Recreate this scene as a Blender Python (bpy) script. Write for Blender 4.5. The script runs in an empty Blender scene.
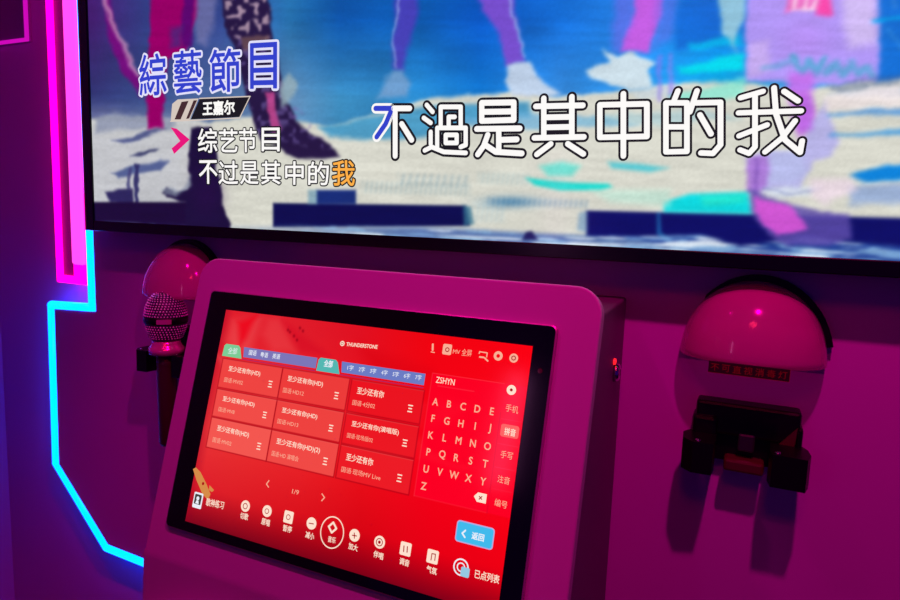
import bpy, bmesh, math, random
import numpy as np
from mathutils import Vector, Matrix

random.seed(7)
rng = np.random.default_rng(7)
SC = bpy.context.scene
COL = SC.collection

# ------------------------------------------------------------------ camera, world, lights, exposure
F_PX, YAW, PITCH, ROLL = 640.0, math.radians(24.37), math.radians(7.187), math.radians(2.087)
CAM = np.array([0.0, -1.0, 1.45])
_fw = np.array([-math.sin(YAW) * math.cos(PITCH), math.cos(YAW) * math.cos(PITCH), -math.sin(PITCH)])
_rt = np.array([math.cos(YAW), math.sin(YAW), 0.0])
_up = np.cross(_rt, _fw)
RT = math.cos(ROLL) * _rt + math.sin(ROLL) * _up
UP = -math.sin(ROLL) * _rt + math.cos(ROLL) * _up
FW = _fw
cd = bpy.data.cameras.new('camera')
cd.sensor_width = 36.0
cd.sensor_fit = 'HORIZONTAL'
cd.lens = F_PX / 900 * 36
cd.clip_start = 0.02
cam = bpy.data.objects.new('camera', cd)
COL.objects.link(cam)
mw = Matrix.Identity(4)
for i in range(3):
    mw[i][0], mw[i][1], mw[i][2], mw[i][3] = RT[i], UP[i], -FW[i], CAM[i]
cam.matrix_world = mw
SC.camera = cam

w = bpy.data.worlds.new('world')
SC.world = w
w.use_nodes = True
w.node_tree.nodes['Background'].inputs[0].default_value = (0.20, 0.0, 0.85, 1)
w.node_tree.nodes['Background'].inputs[1].default_value = 0.10

SC.view_settings.view_transform = 'Standard'
SC.view_settings.look = 'None'
SC.view_settings.exposure = 0.0
SC.view_settings.gamma = 1.0
SC.view_settings.use_curve_mapping = False


def lamp(name, loc, energy, color, radius, target=None, size_deg=None, blend=0.4):
    kind = 'SPOT' if target is not None else 'POINT'
    l = bpy.data.lights.new(name, kind)
    l.energy, l.color, l.shadow_soft_size = energy, color, radius
    o = bpy.data.objects.new(name, l)
    COL.objects.link(o)
    o.location = loc
    if target is not None:
        l.spot_size = math.radians(size_deg)
        l.spot_blend = blend
        o.rotation_euler = (Vector(target) - Vector(loc)).to_track_quat('-Z', 'Y').to_euler()
    return o


lamp('ceiling_spot_magenta', (0.14, -0.87, 2.58), 66, (1.0, 0.0, 0.33), 0.03, (0.06, -0.12, 0.9), 92, 0.6)
lamp('ceiling_spot_pink', (-0.80, -0.87, 2.58), 24, (1.0, 0.0, 0.40), 0.04, (-0.72, -0.25, 0.9), 60, 0.7)
lamp('ceiling_spot_front', (-0.75, -1.90, 2.50), 34, (1.0, 0.0, 0.35), 0.02, (-0.60, -0.36, 0.37), 17, 0.12)
lamp('room_lamp_red', (0.02, -1.65, 2.52), 12, (1.0, 0.02, 0.08), 0.15)
tl_ = bpy.data.lights.new('room_tube_lamp', 'AREA')
tl_.shape, tl_.size, tl_.size_y, tl_.energy, tl_.color = 'RECTANGLE', 0.07, 0.45, 0.32, (1.0, 0.3, 0.85)
to_ = bpy.data.objects.new('room_tube_lamp', tl_)
COL.objects.link(to_)
to_.location = (-0.78, -1.95, 1.56)
to_.rotation_euler = (math.radians(90), 0, math.radians(-22))


# ------------------------------------------------------------------ helpers
def lin(c):
    c = np.asarray(c, float) / 255.0
    return np.where(c <= 0.04045, c / 12.92, ((c + 0.055) / 1.055) ** 2.4)


def mat(name, color=(128, 128, 128), rough=0.5, metal=0.0, emit=None, strength=1.0, trans=0.0, coat=0.0, spec=0.5,
        noise=0.0, nscale=40.0, bump=0.0):
    m = bpy.data.materials.new(name)
    m.use_nodes = True
    nt = m.node_tree
    b = nt.nodes['Principled BSDF']
    c = tuple(lin(color)) + (1,)
    b.inputs['Base Color'].default_value = c
    b.inputs['Roughness'].default_value = rough
    b.inputs['Metallic'].default_value = metal
    b.inputs['Transmission Weight'].default_value = trans
    b.inputs['Coat Weight'].default_value = coat
    b.inputs['Specular IOR Level'].default_value = spec
    if emit is not None:
        b.inputs['Emission Color'].default_value = tuple(lin(emit)) + (1,)
        b.inputs['Emission Strength'].default_value = strength
    if noise or bump:
        tc = nt.nodes.new('ShaderNodeTexCoord')
        n = nt.nodes.new('ShaderNodeTexNoise')
        n.inputs['Scale'].default_value = nscale
        n.inputs['Detail'].default_value = 5
        nt.links.new(tc.outputs['Object'], n.inputs['Vector'])
        if noise:
            r = nt.nodes.new('ShaderNodeValToRGB')
            r.color_ramp.elements[0].color = tuple(x * (1 - noise) for x in c[:3]) + (1,)
            r.color_ramp.elements[1].color = tuple(min(1, x * (1 + noise)) for x in c[:3]) + (1,)
            nt.links.new(n.outputs['Fac'], r.inputs['Fac'])
            nt.links.new(r.outputs['Color'], b.inputs['Base Color'])
        if bump:
            bp = nt.nodes.new('ShaderNodeBump')
            bp.inputs['Strength'].default_value = bump
            bp.inputs['Distance'].default_value = 0.002
            nt.links.new(n.outputs['Fac'], bp.inputs['Height'])
            nt.links.new(bp.outputs['Normal'], b.inputs['Normal'])
    return m


def screen_mat(name, rough=0.12, spec=0.4):
    """A lit display: its picture is the emission, behind a glossy pane."""
    m = bpy.data.materials.new(name)
    m.use_nodes = True
    nt = m.node_tree
    b = nt.nodes['Principled BSDF']
    b.inputs['Base Color'].default_value = (0.002, 0.002, 0.002, 1)
    b.inputs['Roughness'].default_value = rough
    b.inputs['Specular IOR Level'].default_value = spec
    a = nt.nodes.new('ShaderNodeAttribute')
    a.attribute_name = 'picture'
    nt.links.new(a.outputs['Color'], b.inputs['Emission Color'])
    b.inputs['Emission Strength'].default_value = 1.0
    return m


def ink(name, c, strength=1.0):
    return mat(name, (3, 3, 3), 0.3, emit=c, strength=strength, spec=0.2)


M = dict(
    wall=mat('wall_paint', (188, 118, 206), 0.62, noise=0.04, nscale=6, bump=0.05, spec=0.3),
    cladding=mat('wall_panel_laminate', (192, 124, 206), 0.5, noise=0.03, nscale=5, spec=0.35),
    floor=mat('dark_floor', (60, 55, 65), 0.4, noise=0.2, nscale=12),
    ceiling=mat('ceiling_paint', (90, 85, 95), 0.8, noise=0.05),
    black=mat('black_plastic', (5, 5, 8), 0.4, spec=0.3, bump=0.05, nscale=300),
    tvframe=mat('tv_frame_black', (8, 8, 11), 0.22, spec=0.5, noise=0.1),
    steel=mat('brushed_metal_edge', (190, 170, 175), 0.42, metal=0.7, noise=0.05),
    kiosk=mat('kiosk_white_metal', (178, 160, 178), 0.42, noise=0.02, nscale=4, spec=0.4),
    kioskshade=mat('kiosk_metal_shaded', (96, 80, 96), 0.45, noise=0.03, nscale=4, spec=0.4),  # kiosk metal again, darkened for the shade on its flank
    glassblack=mat('black_glass', (5, 4, 8), 0.12, spec=0.5, noise=0.1),
    dome=mat('pink_acrylic', (225, 120, 190), 0.14, coat=0.8, spec=0.5, noise=0.02),
    chrome=mat('chrome', (220, 220, 230), 0.1, metal=1.0, noise=0.02),
    redglint=ink('red_glint_glow', (255, 30, 40), 1.5),
    redplastic=mat('red_plastic', (74, 6, 30), 0.3, noise=0.05),
    sticker=mat('sticker_black', (36, 8, 14), 0.5, noise=0.1),
    stickerink=mat('sticker_orange', (150, 60, 34), 0.5, noise=0.08),
    michandle=mat('mic_handle_maroon', (70, 16, 40), 0.3, metal=0.3, noise=0.05),
    mesh=mat('mic_mesh_dark', (60, 26, 78), 0.5, metal=0.2, noise=0.1),
    stone=mat('rhinestone', (250, 232, 250), 0.15, metal=0.0, coat=1.0, noise=0.05),
    collar=mat('mic_collar_pink', (240, 120, 190), 0.2, metal=0.5, noise=0.03),
    cyan=ink('cyan_led', (0, 92, 255), 9.0),
    magenta=ink('magenta_led', (255, 0, 175), 2.6),
    pinkcore=ink('pink_led_diffuser', (255, 64, 205), 1.7),
    deepmag=mat('magenta_acrylic', (150, 10, 110), 0.35, noise=0.04, emit=(100, 0, 82), strength=0.8),
    frameled=ink('frame_led', (205, 10, 185), 1.0),
    framepane=mat('frame_pane', (130, 60, 150), 0.4, noise=0.1),
)

def clear_tint(m, clear, tint):
    nt = m.node_tree
    t = nt.nodes.new('ShaderNodeBsdfTransparent')
    t.inputs['Color'].default_value = tuple(lin(tint)) + (1,)
    x = nt.nodes.new('ShaderNodeMixShader')
    x.inputs['Fac'].default_value = clear
    nt.links.new(nt.nodes['Principled BSDF'].outputs[0], x.inputs[1])
    nt.links.new(t.outputs[0], x.inputs[2])
    nt.links.new(x.outputs[0], nt.nodes['Material Output'].inputs['Surface'])
clear_tint(M['dome'], 0.55, (255, 205, 240))


def link(name, me, m=None, parent=None):
    o = bpy.data.objects.new(name, me)
    COL.objects.link(o)
    if m is not None:
        for x in (m if isinstance(m, (list, tuple)) else [m]):
            me.materials.append(x)
    if parent is not None:
        o.parent = parent
    return o


def obj(name, bm, m=None, parent=None, smooth=False):
    me = bpy.data.meshes.new(name)
    bmesh.ops.recalc_face_normals(bm, faces=bm.faces)
    bm.to_mesh(me)
    bm.free()
    if smooth:
        me.polygons.foreach_set('use_smooth', [True] * len(me.polygons))
    return link(name, me, m, parent)


def empty(name, loc, label, cat, group=None):
    o = bpy.data.objects.new(name, None)
    o.empty_display_size = 0.05
    COL.objects.link(o)
    o.location = loc
    tag(o, label, cat, group)
    return o


def tag(o, label=None, cat=None, group=None, kind=None):
    if label: o['label'] = label
    if cat: o['category'] = cat
    if group: o['group'] = group
    if kind: o['kind'] = kind
    return o


def bx(bm, x0, x1, y0, y1, z0, z1, mt=None, bev=0.0, seg=2):
    """axis aligned box, optionally placed through matrix mt"""
    b = bmesh.new()
    bmesh.ops.create_cube(b, size=1.0)
    for v in b.verts:
        v.co = Vector((x0 + (v.co.x + .5) * (x1 - x0), y0 + (v.co.y + .5) * (y1 - y0), z0 + (v.co.z + .5) * (z1 - z0)))
    if bev:
        bmesh.ops.bevel(b, geom=list(b.edges), offset=bev, segments=seg, profile=0.5, affect='EDGES')
    if mt is not None:
        bmesh.ops.transform(b, matrix=mt, verts=b.verts)
    merge(bm, b)


def merge(bm, b):
    me = bpy.data.meshes.new('tmp')
    b.to_mesh(me)
    b.free()
    bm.from_mesh(me)
    bpy.data.meshes.remove(me)


def prism(bm, pts, a0, a1, fn):
    """pts: 2D outline, extruded between a0 and a1; fn(u, v, a) -> 3D"""
    lo = [bm.verts.new(fn(u, v, a0)) for u, v in pts]
    hi = [bm.verts.new(fn(u, v, a1)) for u, v in pts]
    n = len(pts)
    bm.faces.new(lo)
    bm.faces.new(list(reversed(hi)))
    for i in range(n):
        bm.faces.new((lo[i], hi[i], hi[(i + 1) % n], lo[(i + 1) % n]))


def rounded(u0, u1, v0, v1, r, n=8, corners=(1, 1, 1, 1)):
    """corners: bl br tr tl"""
    pts = []
    for (cx, cy, a0, on, px, py) in ((u0 + r, v0 + r, 180, corners[0], u0, v0), (u1 - r, v0 + r, 270, corners[1], u1, v0),
                                     (u1 - r, v1 - r, 0, corners[2], u1, v1), (u0 + r, v1 - r, 90, corners[3], u0, v1)):
        if not on:
            pts.append((px, py))
            continue
        for k in range(n + 1):
            a = math.radians(a0 + 90 * k / n)
            pts.append((cx + r * math.cos(a), cy + r * math.sin(a)))
    return pts


def lathe(bm, prof, loc, n=32, axis=None):
    """prof [(r, z)] turned about +Z (or axis), at loc"""
    rot = Vector((0, 0, 1)).rotation_difference(Vector(axis)).to_matrix() if axis is not None else Matrix.Identity(3)
    rings = []
    for r, z in prof:
        if r < 1e-6:
            rings.append([bm.verts.new(rot @ Vector((0, 0, z)) + Vector(loc))])
        else:
            rings.append([bm.verts.new(rot @ Vector((r * math.cos(2 * math.pi * k / n), r * math.sin(2 * math.pi * k / n), z)) + Vector(loc))
                          for k in range(n)])
    for A, B in zip(rings, rings[1:]):
        for k in range(n):
            k2 = (k + 1) % n
            if len(A) == 1 and len(B) == 1: continue
            if len(A) == 1: bm.faces.new((A[0], B[k2], B[k]))
            elif len(B) == 1: bm.faces.new((A[k], A[k2], B[0]))
            else: bm.faces.new((A[k], A[k2], B[k2], B[k]))


def children(o):
    return [c for c in bpy.data.objects if c.parent == o]


def copy_tree(o, parent=None):
    c = o.copy()
    COL.objects.link(c)
    if parent is not None:
        c.parent = parent
    for ch in children(o):
        copy_tree(ch, c)
    return c


# a pixel of the photograph turned into a point of a real plane of the room
class Plane:
    def __init__(s, o, U, V):
        s.o, s.U, s.V = (np.array(a, float) for a in (o, U, V))
        s.N = np.cross(s.U, s.V)

    def hit(s, px, py):
        r = RT * (px - 450) / F_PX - UP * (py - 300) / F_PX + FW
        t = ((s.o - CAM) @ s.N) / (r @ s.N)
        return CAM + t * r

    def uv(s, px, py):
        d = s.hit(px, py) - s.o
        return float(d @ s.U), float(d @ s.V)

    def at(s, u, v, n=0.0):
        return Vector(s.o + s.U * u + s.V * v + s.N * n)

    def px(s, u, v):
        p = s.o[:, None] + s.U[:, None] * u[None] + s.V[:, None] * v[None] - CAM[:, None]
        z = FW @ p
        return 450 + F_PX * (RT @ p) / z, 300 - F_PX * (UP @ p) / z


def wall_plane(y):                    # N = -Y: towards the room
    return Plane((0, y, 0), (1, 0, 0), (0, 0, 1))


def W(px, py, y=0.0):
    h = wall_plane(y).hit(px, py)
    return float(h[0]), float(h[2])


# ------------------------------------------------------------------ painting a screen picture on a fine grid
class Canvas:
    def __init__(s, plane, us, vs):
        s.nu, s.nv = len(us), len(vs)
        U, V = np.meshgrid(us, vs)
        s.U, s.V = U.ravel(), V.ravel()
        s.plane = plane
        s.X, s.Y = plane.px(s.U, s.V)
        s.C = np.zeros((len(s.U), 3))

    def fill(s, fn):
        s.C[:] = fn(s.X, s.Y)

    def mix(s, mask, c):
        s.C += (np.asarray(c, float) - s.C) * np.clip(mask, 0, 1)[:, None]

    def poly_mask(s, pts, soft=1.0, use_uv=False):
        X, Y = (s.U, s.V) if use_uv else (s.X, s.Y)
        pts = np.array(pts, float)
        x0, y0 = pts.min(0) - soft
        x1, y1 = pts.max(0) + soft
        idx = np.where((X >= x0) & (X <= x1) & (Y >= y0) & (Y <= y1))[0]
        m = np.zeros(len(X))
        if not len(idx): return m
        x, y = X[idx], Y[idx]
        ins = np.zeros(len(idx), bool)
        d = np.full(len(idx), 1e9)
        n = len(pts)
        for i in range(n):
            ax, ay = pts[i]
            bx_, by = pts[(i + 1) % n]
            c = ((ay > y) != (by > y))
            if by != ay:
                ins ^= c & (x < (bx_ - ax) * (y - ay) / (by - ay) + ax)
            dx, dy = bx_ - ax, by - ay
            t = np.clip(((x - ax) * dx + (y - ay) * dy) / (dx * dx + dy * dy + 1e-12), 0, 1)
            d = np.minimum(d, np.hypot(x - ax - t * dx, y - ay - t * dy))
        sd = np.where(ins, d, -d)
        t = np.clip(sd / (2 * soft) + 0.5, 0, 1)
        m[idx] = t * t * (3 - 2 * t)
        return m

    def poly(s, pts, c, soft=1.0, a=1.0, uv=False):
        s.mix(s.poly_mask(pts, soft, uv) * a, c)

    def line(s, pts, c, wd=1.5, soft=1.0, a=1.0, uv=False):
        X, Y = (s.U, s.V) if uv else (s.X, s.Y)
        d = np.full(len(X), 1e9)
        for (ax, ay), (bx_, by) in zip(pts, pts[1:]):
            dx, dy = bx_ - ax, by - ay
            t = np.clip(((X - ax) * dx + (Y - ay) * dy) / (dx * dx + dy * dy + 1e-12), 0, 1)
            d = np.minimum(d, np.hypot(X - ax - t * dx, Y - ay - t * dy))
        s.mix(np.clip((wd / 2 - d) / soft + 0.5, 0, 1) * a, c)

    def blob(s, x, y, rx, ry, c, a=1.0, p=2.0):
        d = ((s.X - x) / rx) ** 2 + ((s.Y - y) / ry) ** 2
        s.mix(np.exp(-d ** (p / 2)) * a, c)

    def build(s, name, m, parent=None):
        me = bpy.data.meshes.new(name)
        P = s.plane
        co = (P.o[None] + s.U[:, None] * P.U[None] + s.V[:, None] * P.V[None])
        i = np.arange(s.nu * s.nv).reshape(s.nv, s.nu)
        f = np.stack([i[:-1, :-1], i[:-1, 1:], i[1:, 1:], i[1:, :-1]], -1).reshape(-1, 4)
        me.vertices.add(len(co))
        me.vertices.foreach_set('co', co.ravel())
        me.loops.add(f.size)
        me.loops.foreach_set('vertex_index', f.ravel())
        me.polygons.add(len(f))
        me.polygons.foreach_set('loop_start', np.arange(len(f)) * 4)
        me.update(calc_edges=True)
        at = me.attributes.new('picture', 'FLOAT_COLOR', 'POINT')
        rgba = np.ones((len(co), 4))
        rgba[:, :3] = lin(np.clip(s.C, 0, 255))
        at.data.foreach_set('color', rgba.ravel())
        return link(name, me, m, parent)


def vnoise(x, y, seed=0):
    """smooth value noise"""
    xi, yi = np.floor(x).astype(int), np.floor(y).astype(int)
    fx, fy = x - xi, y - yi
    fx, fy = fx * fx * (3 - 2 * fx), fy * fy * (3 - 2 * fy)

    def h(a, b):
        n = (a * 374761393 + b * 668265263 + seed * 1442695041) & 0x7fffffff
        n = ((n ^ (n >> 13)) * 1274126177) & 0x7fffffff
        return (n & 0xffff) / 65535.0
    return (h(xi, yi) * (1 - fx) + h(xi + 1, yi) * fx) * (1 - fy) + (h(xi, yi + 1) * (1 - fx) + h(xi + 1, yi + 1) * fx) * fy


# ------------------------------------------------------------------ lettering
_fc = bpy.data.curves.new('lettering', 'FONT')
_fc.resolution_u = 3
_fo = bpy.data.objects.new('lettering', _fc)
COL.objects.link(_fo)
_cache = {}


def glyphs(text, offset=0.0):
    k = (text, round(offset, 4))
    if k not in _cache:
        _fc.body = text
        _fc.offset = offset
        bpy.context.view_layer.update()
        me = bpy.data.meshes.new_from_object(_fo.evaluated_get(bpy.context.evaluated_depsgraph_get()))
        _cache[k] = ([(v.co.x, v.co.y) for v in me.vertices], [list(p.vertices) for p in me.polygons])
        bpy.data.meshes.remove(me)
    return _cache[k]


def box_of(text):
    vs, _ = glyphs(text)
    xs, ys = [v[0] for v in vs], [v[1] for v in vs]
    return min(xs), max(xs), min(ys), max(ys)


def contour(fs):
    c = {}
    for f in fs:
        for i in range(len(f)):
            k = tuple(sorted((f[i], f[(i + 1) % len(f)])))
            c[k] = c.get(k, 0) + 1
    return [k for k, n in c.items() if n == 1]


def put_glyphs(bm, plane, text, fn, k, off, n, mi):
    """fn maps glyph space to the plane; off thickens every contour with a round pen (in em)"""
    vs, fs = glyphs(text)
    P = [fn(x, y) for x, y in vs]
    L = [bm.verts.new(plane.at(u, v, n)) for u, v in P]
    for f in fs:
        try:
            bm.faces.new([L[i] for i in f]).material_index = mi
        except ValueError:
            pass
    if off > 0:
        for a, b in contour(fs):
            put_stroke(bm, plane, [P[a], P[b]], 2 * off * k, n, mi, 4)


def put_text(bm, plane, text, p0, p1, h, off=0.0, n=0.0005, mi=0):
    """text's box is fitted from pixel p0 (bottom left) to p1 (bottom right), h pixels tall"""
    x0, x1, y0, y1 = box_of(text)
    a, b, c = plane.uv(*p0), plane.uv(*p1), plane.uv((p0[0] + p1[0]) / 2, (p0[1] + p1[1]) / 2 - h)
    mid = ((a[0] + b[0]) / 2, (a[1] + b[1]) / 2)
    H = c[1] - mid[1]
    fn = lambda x, y: (a[0] + (b[0] - a[0]) * (x - x0) / (x1 - x0), a[1] + (b[1] - a[1]) * (x - x0) / (x1 - x0) + H * (y - y0) / (y1 - y0))
    put_glyphs(bm, plane, text, fn, math.sqrt(H / (y1 - y0) * (b[0] - a[0]) / (x1 - x0)), off, n, mi)


def put_char(bm, plane, ch, u, v, size, off=0.0, n=0.0005, mi=0, sx=1.0):
    """one sign, capital height = size, centred on (u, v)"""
    x0, x1, y0, y1 = box_of(ch)
    k = size / 0.70
    fn = lambda x, y: (u + (x - (x0 + x1) / 2) * k * sx, v + (y - (y0 + y1) / 2) * k)
    put_glyphs(bm, plane, ch, fn, k, off, n, mi)


def put_poly(bm, plane, pts, n=0.0005, mi=0):
    bm.faces.new([bm.verts.new(plane.at(u, v, n)) for u, v in pts]).material_index = mi


def put_disc(bm, plane, u, v, r, n=0.0005, mi=0, k=24, ry=None):
    put_poly(bm, plane, [(u + r * math.cos(2 * math.pi * i / k), v + (ry or r) * math.sin(2 * math.pi * i / k)) for i in range(k)], n, mi)


def put_ring(bm, plane, u, v, r0, r1, n=0.0005, mi=0, k=40, e=1.0):
    A = [bm.verts.new(plane.at(u + r0 * math.cos(2 * math.pi * i / k), v + e * r0 * math.sin(2 * math.pi * i / k), n)) for i in range(k)]
    B = [bm.verts.new(plane.at(u + r1 * math.cos(2 * math.pi * i / k), v + e * r1 * math.sin(2 * math.pi * i / k), n)) for i in range(k)]
    for i in range(k):
        bm.faces.new((A[i], B[i], B[(i + 1) % k], A[(i + 1) % k])).material_index = mi


def put_stroke(bm, plane, pts, wd, n=0.0005, mi=0, seg=8):
    """a round-capped pen stroke along plane-local points"""
    for (ax, ay), (bx_, by) in zip(pts, pts[1:]):
        L = math.hypot(bx_ - ax, by - ay)
        if L < 1e-7: continue
        a = math.atan2(by - ay, bx_ - ax)
        r = wd / 2
        q = []
        for k in range(seg + 1):
            t = a + math.pi / 2 + math.pi * k / seg
            q.append((ax + r * math.cos(t), ay + r * math.sin(t)))
        for k in range(seg + 1):
            t = a - math.pi / 2 + math.pi * k / seg
            q.append((bx_ + r * math.cos(t), by + r * math.sin(t)))
        put_poly(bm, plane, q, n, mi)


# ================================================================== the setting
RECESS = 0.05
XL = W(7, 450, RECESS)[0]            # corner with the left wall
XR, ZC = 2.4, 2.75

def struct(name, bm, m):
    return tag(obj(name, bm, m), kind='structure')

bm = bmesh.new(); bx(bm, XL - 0.06, XR, RECESS, RECESS + 0.1, 0, ZC); struct('wall_back', bm, M['wall'])
bm = bmesh.new(); bx(bm, XL - 0.06, XL, -3.2, RECESS, 0, ZC); struct('wall_left', bm, M['wall'])
bm = bmesh.new(); bx(bm, XL - 0.06, XR, -3.2, RECESS + 0.1, -0.05, 0); struct('floor', bm, M['floor'])
bm = bmesh.new(); bx(bm, XL - 0.06, XR, -3.2, RECESS + 0.1, ZC, ZC + 0.05); struct('ceiling', bm, M['ceiling'])

# raised wall panel whose stepped left edge carries the cyan light
eA, eB, eC, eD, eE, eF = (W(90, 200), W(96, 312), W(54.5, 309), W(59, 464), W(108, 544.5), W(146, 558))
slope = (eF[1] - eE[1]) / (eF[0] - eE[0])
out = [(eA[0], ZC - 0.002), (eB[0], eB[1]), (eC[0], eC[1]), (eD[0], eD[1]), (eE[0], eE[1]), (-0.95, eE[1] - 0.012), (-0.95, 0.002), (XR, 0.002), (XR, ZC - 0.002)]
bm = bmesh.new()
prism(bm, [(x, z) for x, z in out], 0.0, RECESS, lambda u, v, a: (u, a, v))
struct('trim_1', bm, M['cladding'])

# ------------------------------------------------------------------ cyan LED strip along that edge
def tube_path(bm, pts, y, r, sq=True):
    for (ax, az), (cx, cz) in zip(pts, pts[1:]):
        d = Vector((cx - ax, 0, cz - az)); L = d.length; d.normalize()
        n = Vector((d.z, 0, -d.x))
        q = []
        ring = [(math.cos(t) * r, math.sin(t) * r) for t in [2 * math.pi * k / 10 for k in range(10)]]
        a = [bm.verts.new(Vector((ax, y, az)) + n * p + Vector((0, 1, 0)) * s_) for p, s_ in ring]
        b = [bm.verts.new(Vector((cx, y, cz)) + n * p + Vector((0, 1, 0)) * s_) for p, s_ in ring]
        bm.faces.new(a); bm.faces.new(list(reversed(b)))
        for k in range(10):
            bm.faces.new((a[k], b[k], b[(k + 1) % 10], a[(k + 1) % 10]))
        bmesh.ops.create_uvsphere(bm, u_segments=10, v_segments=6, radius=r * 1.02, matrix=Matrix.Translation((cx, y, cz)))

led = [(eA[0] - .019, ZC - 0.05), (eB[0] - .019, eB[1] + .007), (eC[0] - .019, eC[1] + .007), (eD[0] - .019, eD[1] - .003), (eE[0] - .013, eE[1] - .013), (-0.96, eE[1] - 0.027)]
bm = bmesh.new()
tube_path(bm, led, 0.008, 0.0110)
o = obj('led_strip', bm, M['cyan'], smooth=True)
tag(o, 'glowing cyan light strip zigzagging along the stepped edge of the dark wall panel', 'light strip')

# ------------------------------------------------------------------ tall pink light beside the television
zb = W(68, 275, RECESS)[1]
def wx(px, py=140): return W(px, py, 0.0)[0]
x_l0, x_l1, x_d1, x_r1, x_e1 = wx(50.5), wx(54.5), wx(68), wx(79.5), wx(83.5)
ztop = 2.5
pl = empty('wall_light', ((x_l0 + x_r1) / 2, RECESS, zb), 'tall magenta glowing wall light in a narrow U shape left of the television', 'light')
def kid(name, bm, m, parent, smooth=False):
    """child given in world coordinates"""
    o = obj(name, bm, m, None, smooth)
    o.parent = parent
    root = parent
    loc = Vector((0, 0, 0))
    p = parent
    while p is not None:
        loc += p.location
        p = p.parent
    o.data.transform(Matrix.Translation(-loc))
    return o
bm = bmesh.new(); bx(bm, x_l0, x_l1, 0.0, RECESS, zb, ztop, bev=.003); tag(kid('light_tube', bm, M['magenta'], pl), 'thin magenta tube on the left')
bm = bmesh.new(); bx(bm, x_d1, x_r1, -0.004, RECESS, zb + .035, ztop, bev=.006); tag(kid('light_diffuser', bm, M['pinkcore'], pl), 'broad pale pink diffuser on the right')
bm = bmesh.new(); bx(bm, x_r1, x_e1, 0.004, RECESS, zb, ztop, bev=.002); bx(bm, x_d1, x_r1, 0.002, RECESS, zb + .006, zb + .036); tag(kid('light_tube', bm, M['magenta'], pl), 'magenta tube beside the diffuser')
bm = bmesh.new(); bx(bm, x_l0, x_e1, 0.0, RECESS, zb - .012, zb + .006, bev=.003); tag(kid('light_tube', bm, M['magenta'], pl), 'short magenta tube closing the bottom')
bm = bmesh.new(); bx(bm, x_l1, x_d1, 0.010, RECESS, zb + .006, ztop); tag(kid('inner_panel', bm, M['deepmag'], pl), 'dark magenta strip between the tubes')

# pink-lit frame at the top left
fx1, fz0 = W(28, 41, RECESS - .01)
fx0, fz1 = XL + .004, fz0 + 0.75
fr = empty('light_frame', ((fx0 + fx1) / 2, RECESS, fz0), 'dim square frame edged with a thin magenta light, high on the left of the wall', 'light frame')
bm = bmesh.new(); bx(bm, fx0, fx1, RECESS - .006, RECESS, fz0, fz1); kid('pane', bm, M['framepane'], fr)
bm = bmesh.new()
bx(bm, fx1 - .008, fx1, RECESS - .014, RECESS - .006, fz0, fz1, bev=.002)
bx(bm, fx0, fx1, RECESS - .014, RECESS - .006, fz0, fz0 + .008, bev=.002)
bx(bm, fx0, fx1, RECESS - .014, RECESS - .006, fz1 - .010, fz1, bev=.002)
kid('light_edge', bm, M['frameled'], fr)

# ================================================================== television
YS = -0.060                                             # plane of the picture
TVP = wall_plane(YS)
TXL, TZB = W(88, 226.5, YS)[0], W(600, 260.5, YS)[1]
SXL, SZB = W(95, 221, YS)[0], W(600, 246, YS)[1]
TXR = TXL + 1.68
TZT = TZB + 0.98
SXR, SZT = TXR - (SXL - TXL), TZT - 0.016
tv = empty('television', ((TXL + TXR) / 2, 0, TZB), 'huge flat television with thin black frame showing a song video with lyrics', 'television')
bm = bmesh.new()
bx(bm, TXL + .03, TXR - .03, -0.020, 0.0, TZB + .25, TZT - .25)
bx(bm, TXL + .004, TXR - .004, YS + .008, -0.020, TZB + .004, TZT - .004, bev=.004)
kid('housing', bm, M['tvframe'], tv)
bm = bmesh.new()
yb0, yb1 = YS - .004, YS + .012
bx(bm, TXL, SXL, yb0, yb1, TZB, TZT, bev=.0015)
bx(bm, SXR, TXR, yb0, yb1, TZB, TZT, bev=.0015)
bx(bm, SXL, SXR, yb0, yb1, TZB, SZB, bev=.0015)
bx(bm, SXL, SXR, yb0, yb1, SZT, TZT, bev=.0015)
bez = kid('bezel', bm, M['tvframe'], tv)
bm = bmesh.new()
bx(bm, TXL - .0022, TXL, yb0 - .001, yb1 + .03, TZB, TZT)
kid('metal_edge', bm, mat('satin_silver', (205, 195, 210), .4, metal=.2), tv)

us = np.linspace(SXL, SXR, 860)
vs = np.concatenate([np.linspace(SZB, SZB + 0.50, 300), np.linspace(SZB + 0.51, SZT, 40)])
cv = Canvas(TVP, us, vs)
cv.Y = np.maximum(cv.Y, -60 - 0 * cv.Y)

def bgfn(X, Y):
    xs = [60, 95, 150, 220, 290, 340, 420, 480, 560, 640, 720, 800, 900, 1100]
    top = np.array([(60, 20, 95), (62, 30, 105), (45, 60, 125), (50, 70, 140), (35, 110, 170), (8, 85, 170), (8, 92, 180), (8, 85, 190), (20, 115, 225), (40, 135, 235), (15, 115, 225), (60, 140, 235), (15, 100, 205), (10, 90, 200)], float)
    low = np.array([(45, 50, 115), (50, 60, 125), (60, 85, 150), (80, 110, 160), (95, 135, 175), (60, 140, 190), (40, 135, 200), (15, 125, 215), (60, 150, 235), (40, 150, 235), (0, 190, 235), (90, 160, 235), (15, 110, 205), (10, 90, 200)], float)
    t = np.clip((Y - 20) / 80, 0, 1)
    o = np.empty((len(X), 3))
    for k in range(3):
        o[:, k] = np.interp(X, xs, top[:, k]) * (1 - t) + np.interp(X, xs, low[:, k]) * t
    n = vnoise(X / 38, Y / 30, 1) - 0.5
    return o * (1 + 0.22 * n[:, None])
cv.fill(bgfn)
X0, Y0 = cv.X.copy(), cv.Y.copy()
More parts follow.
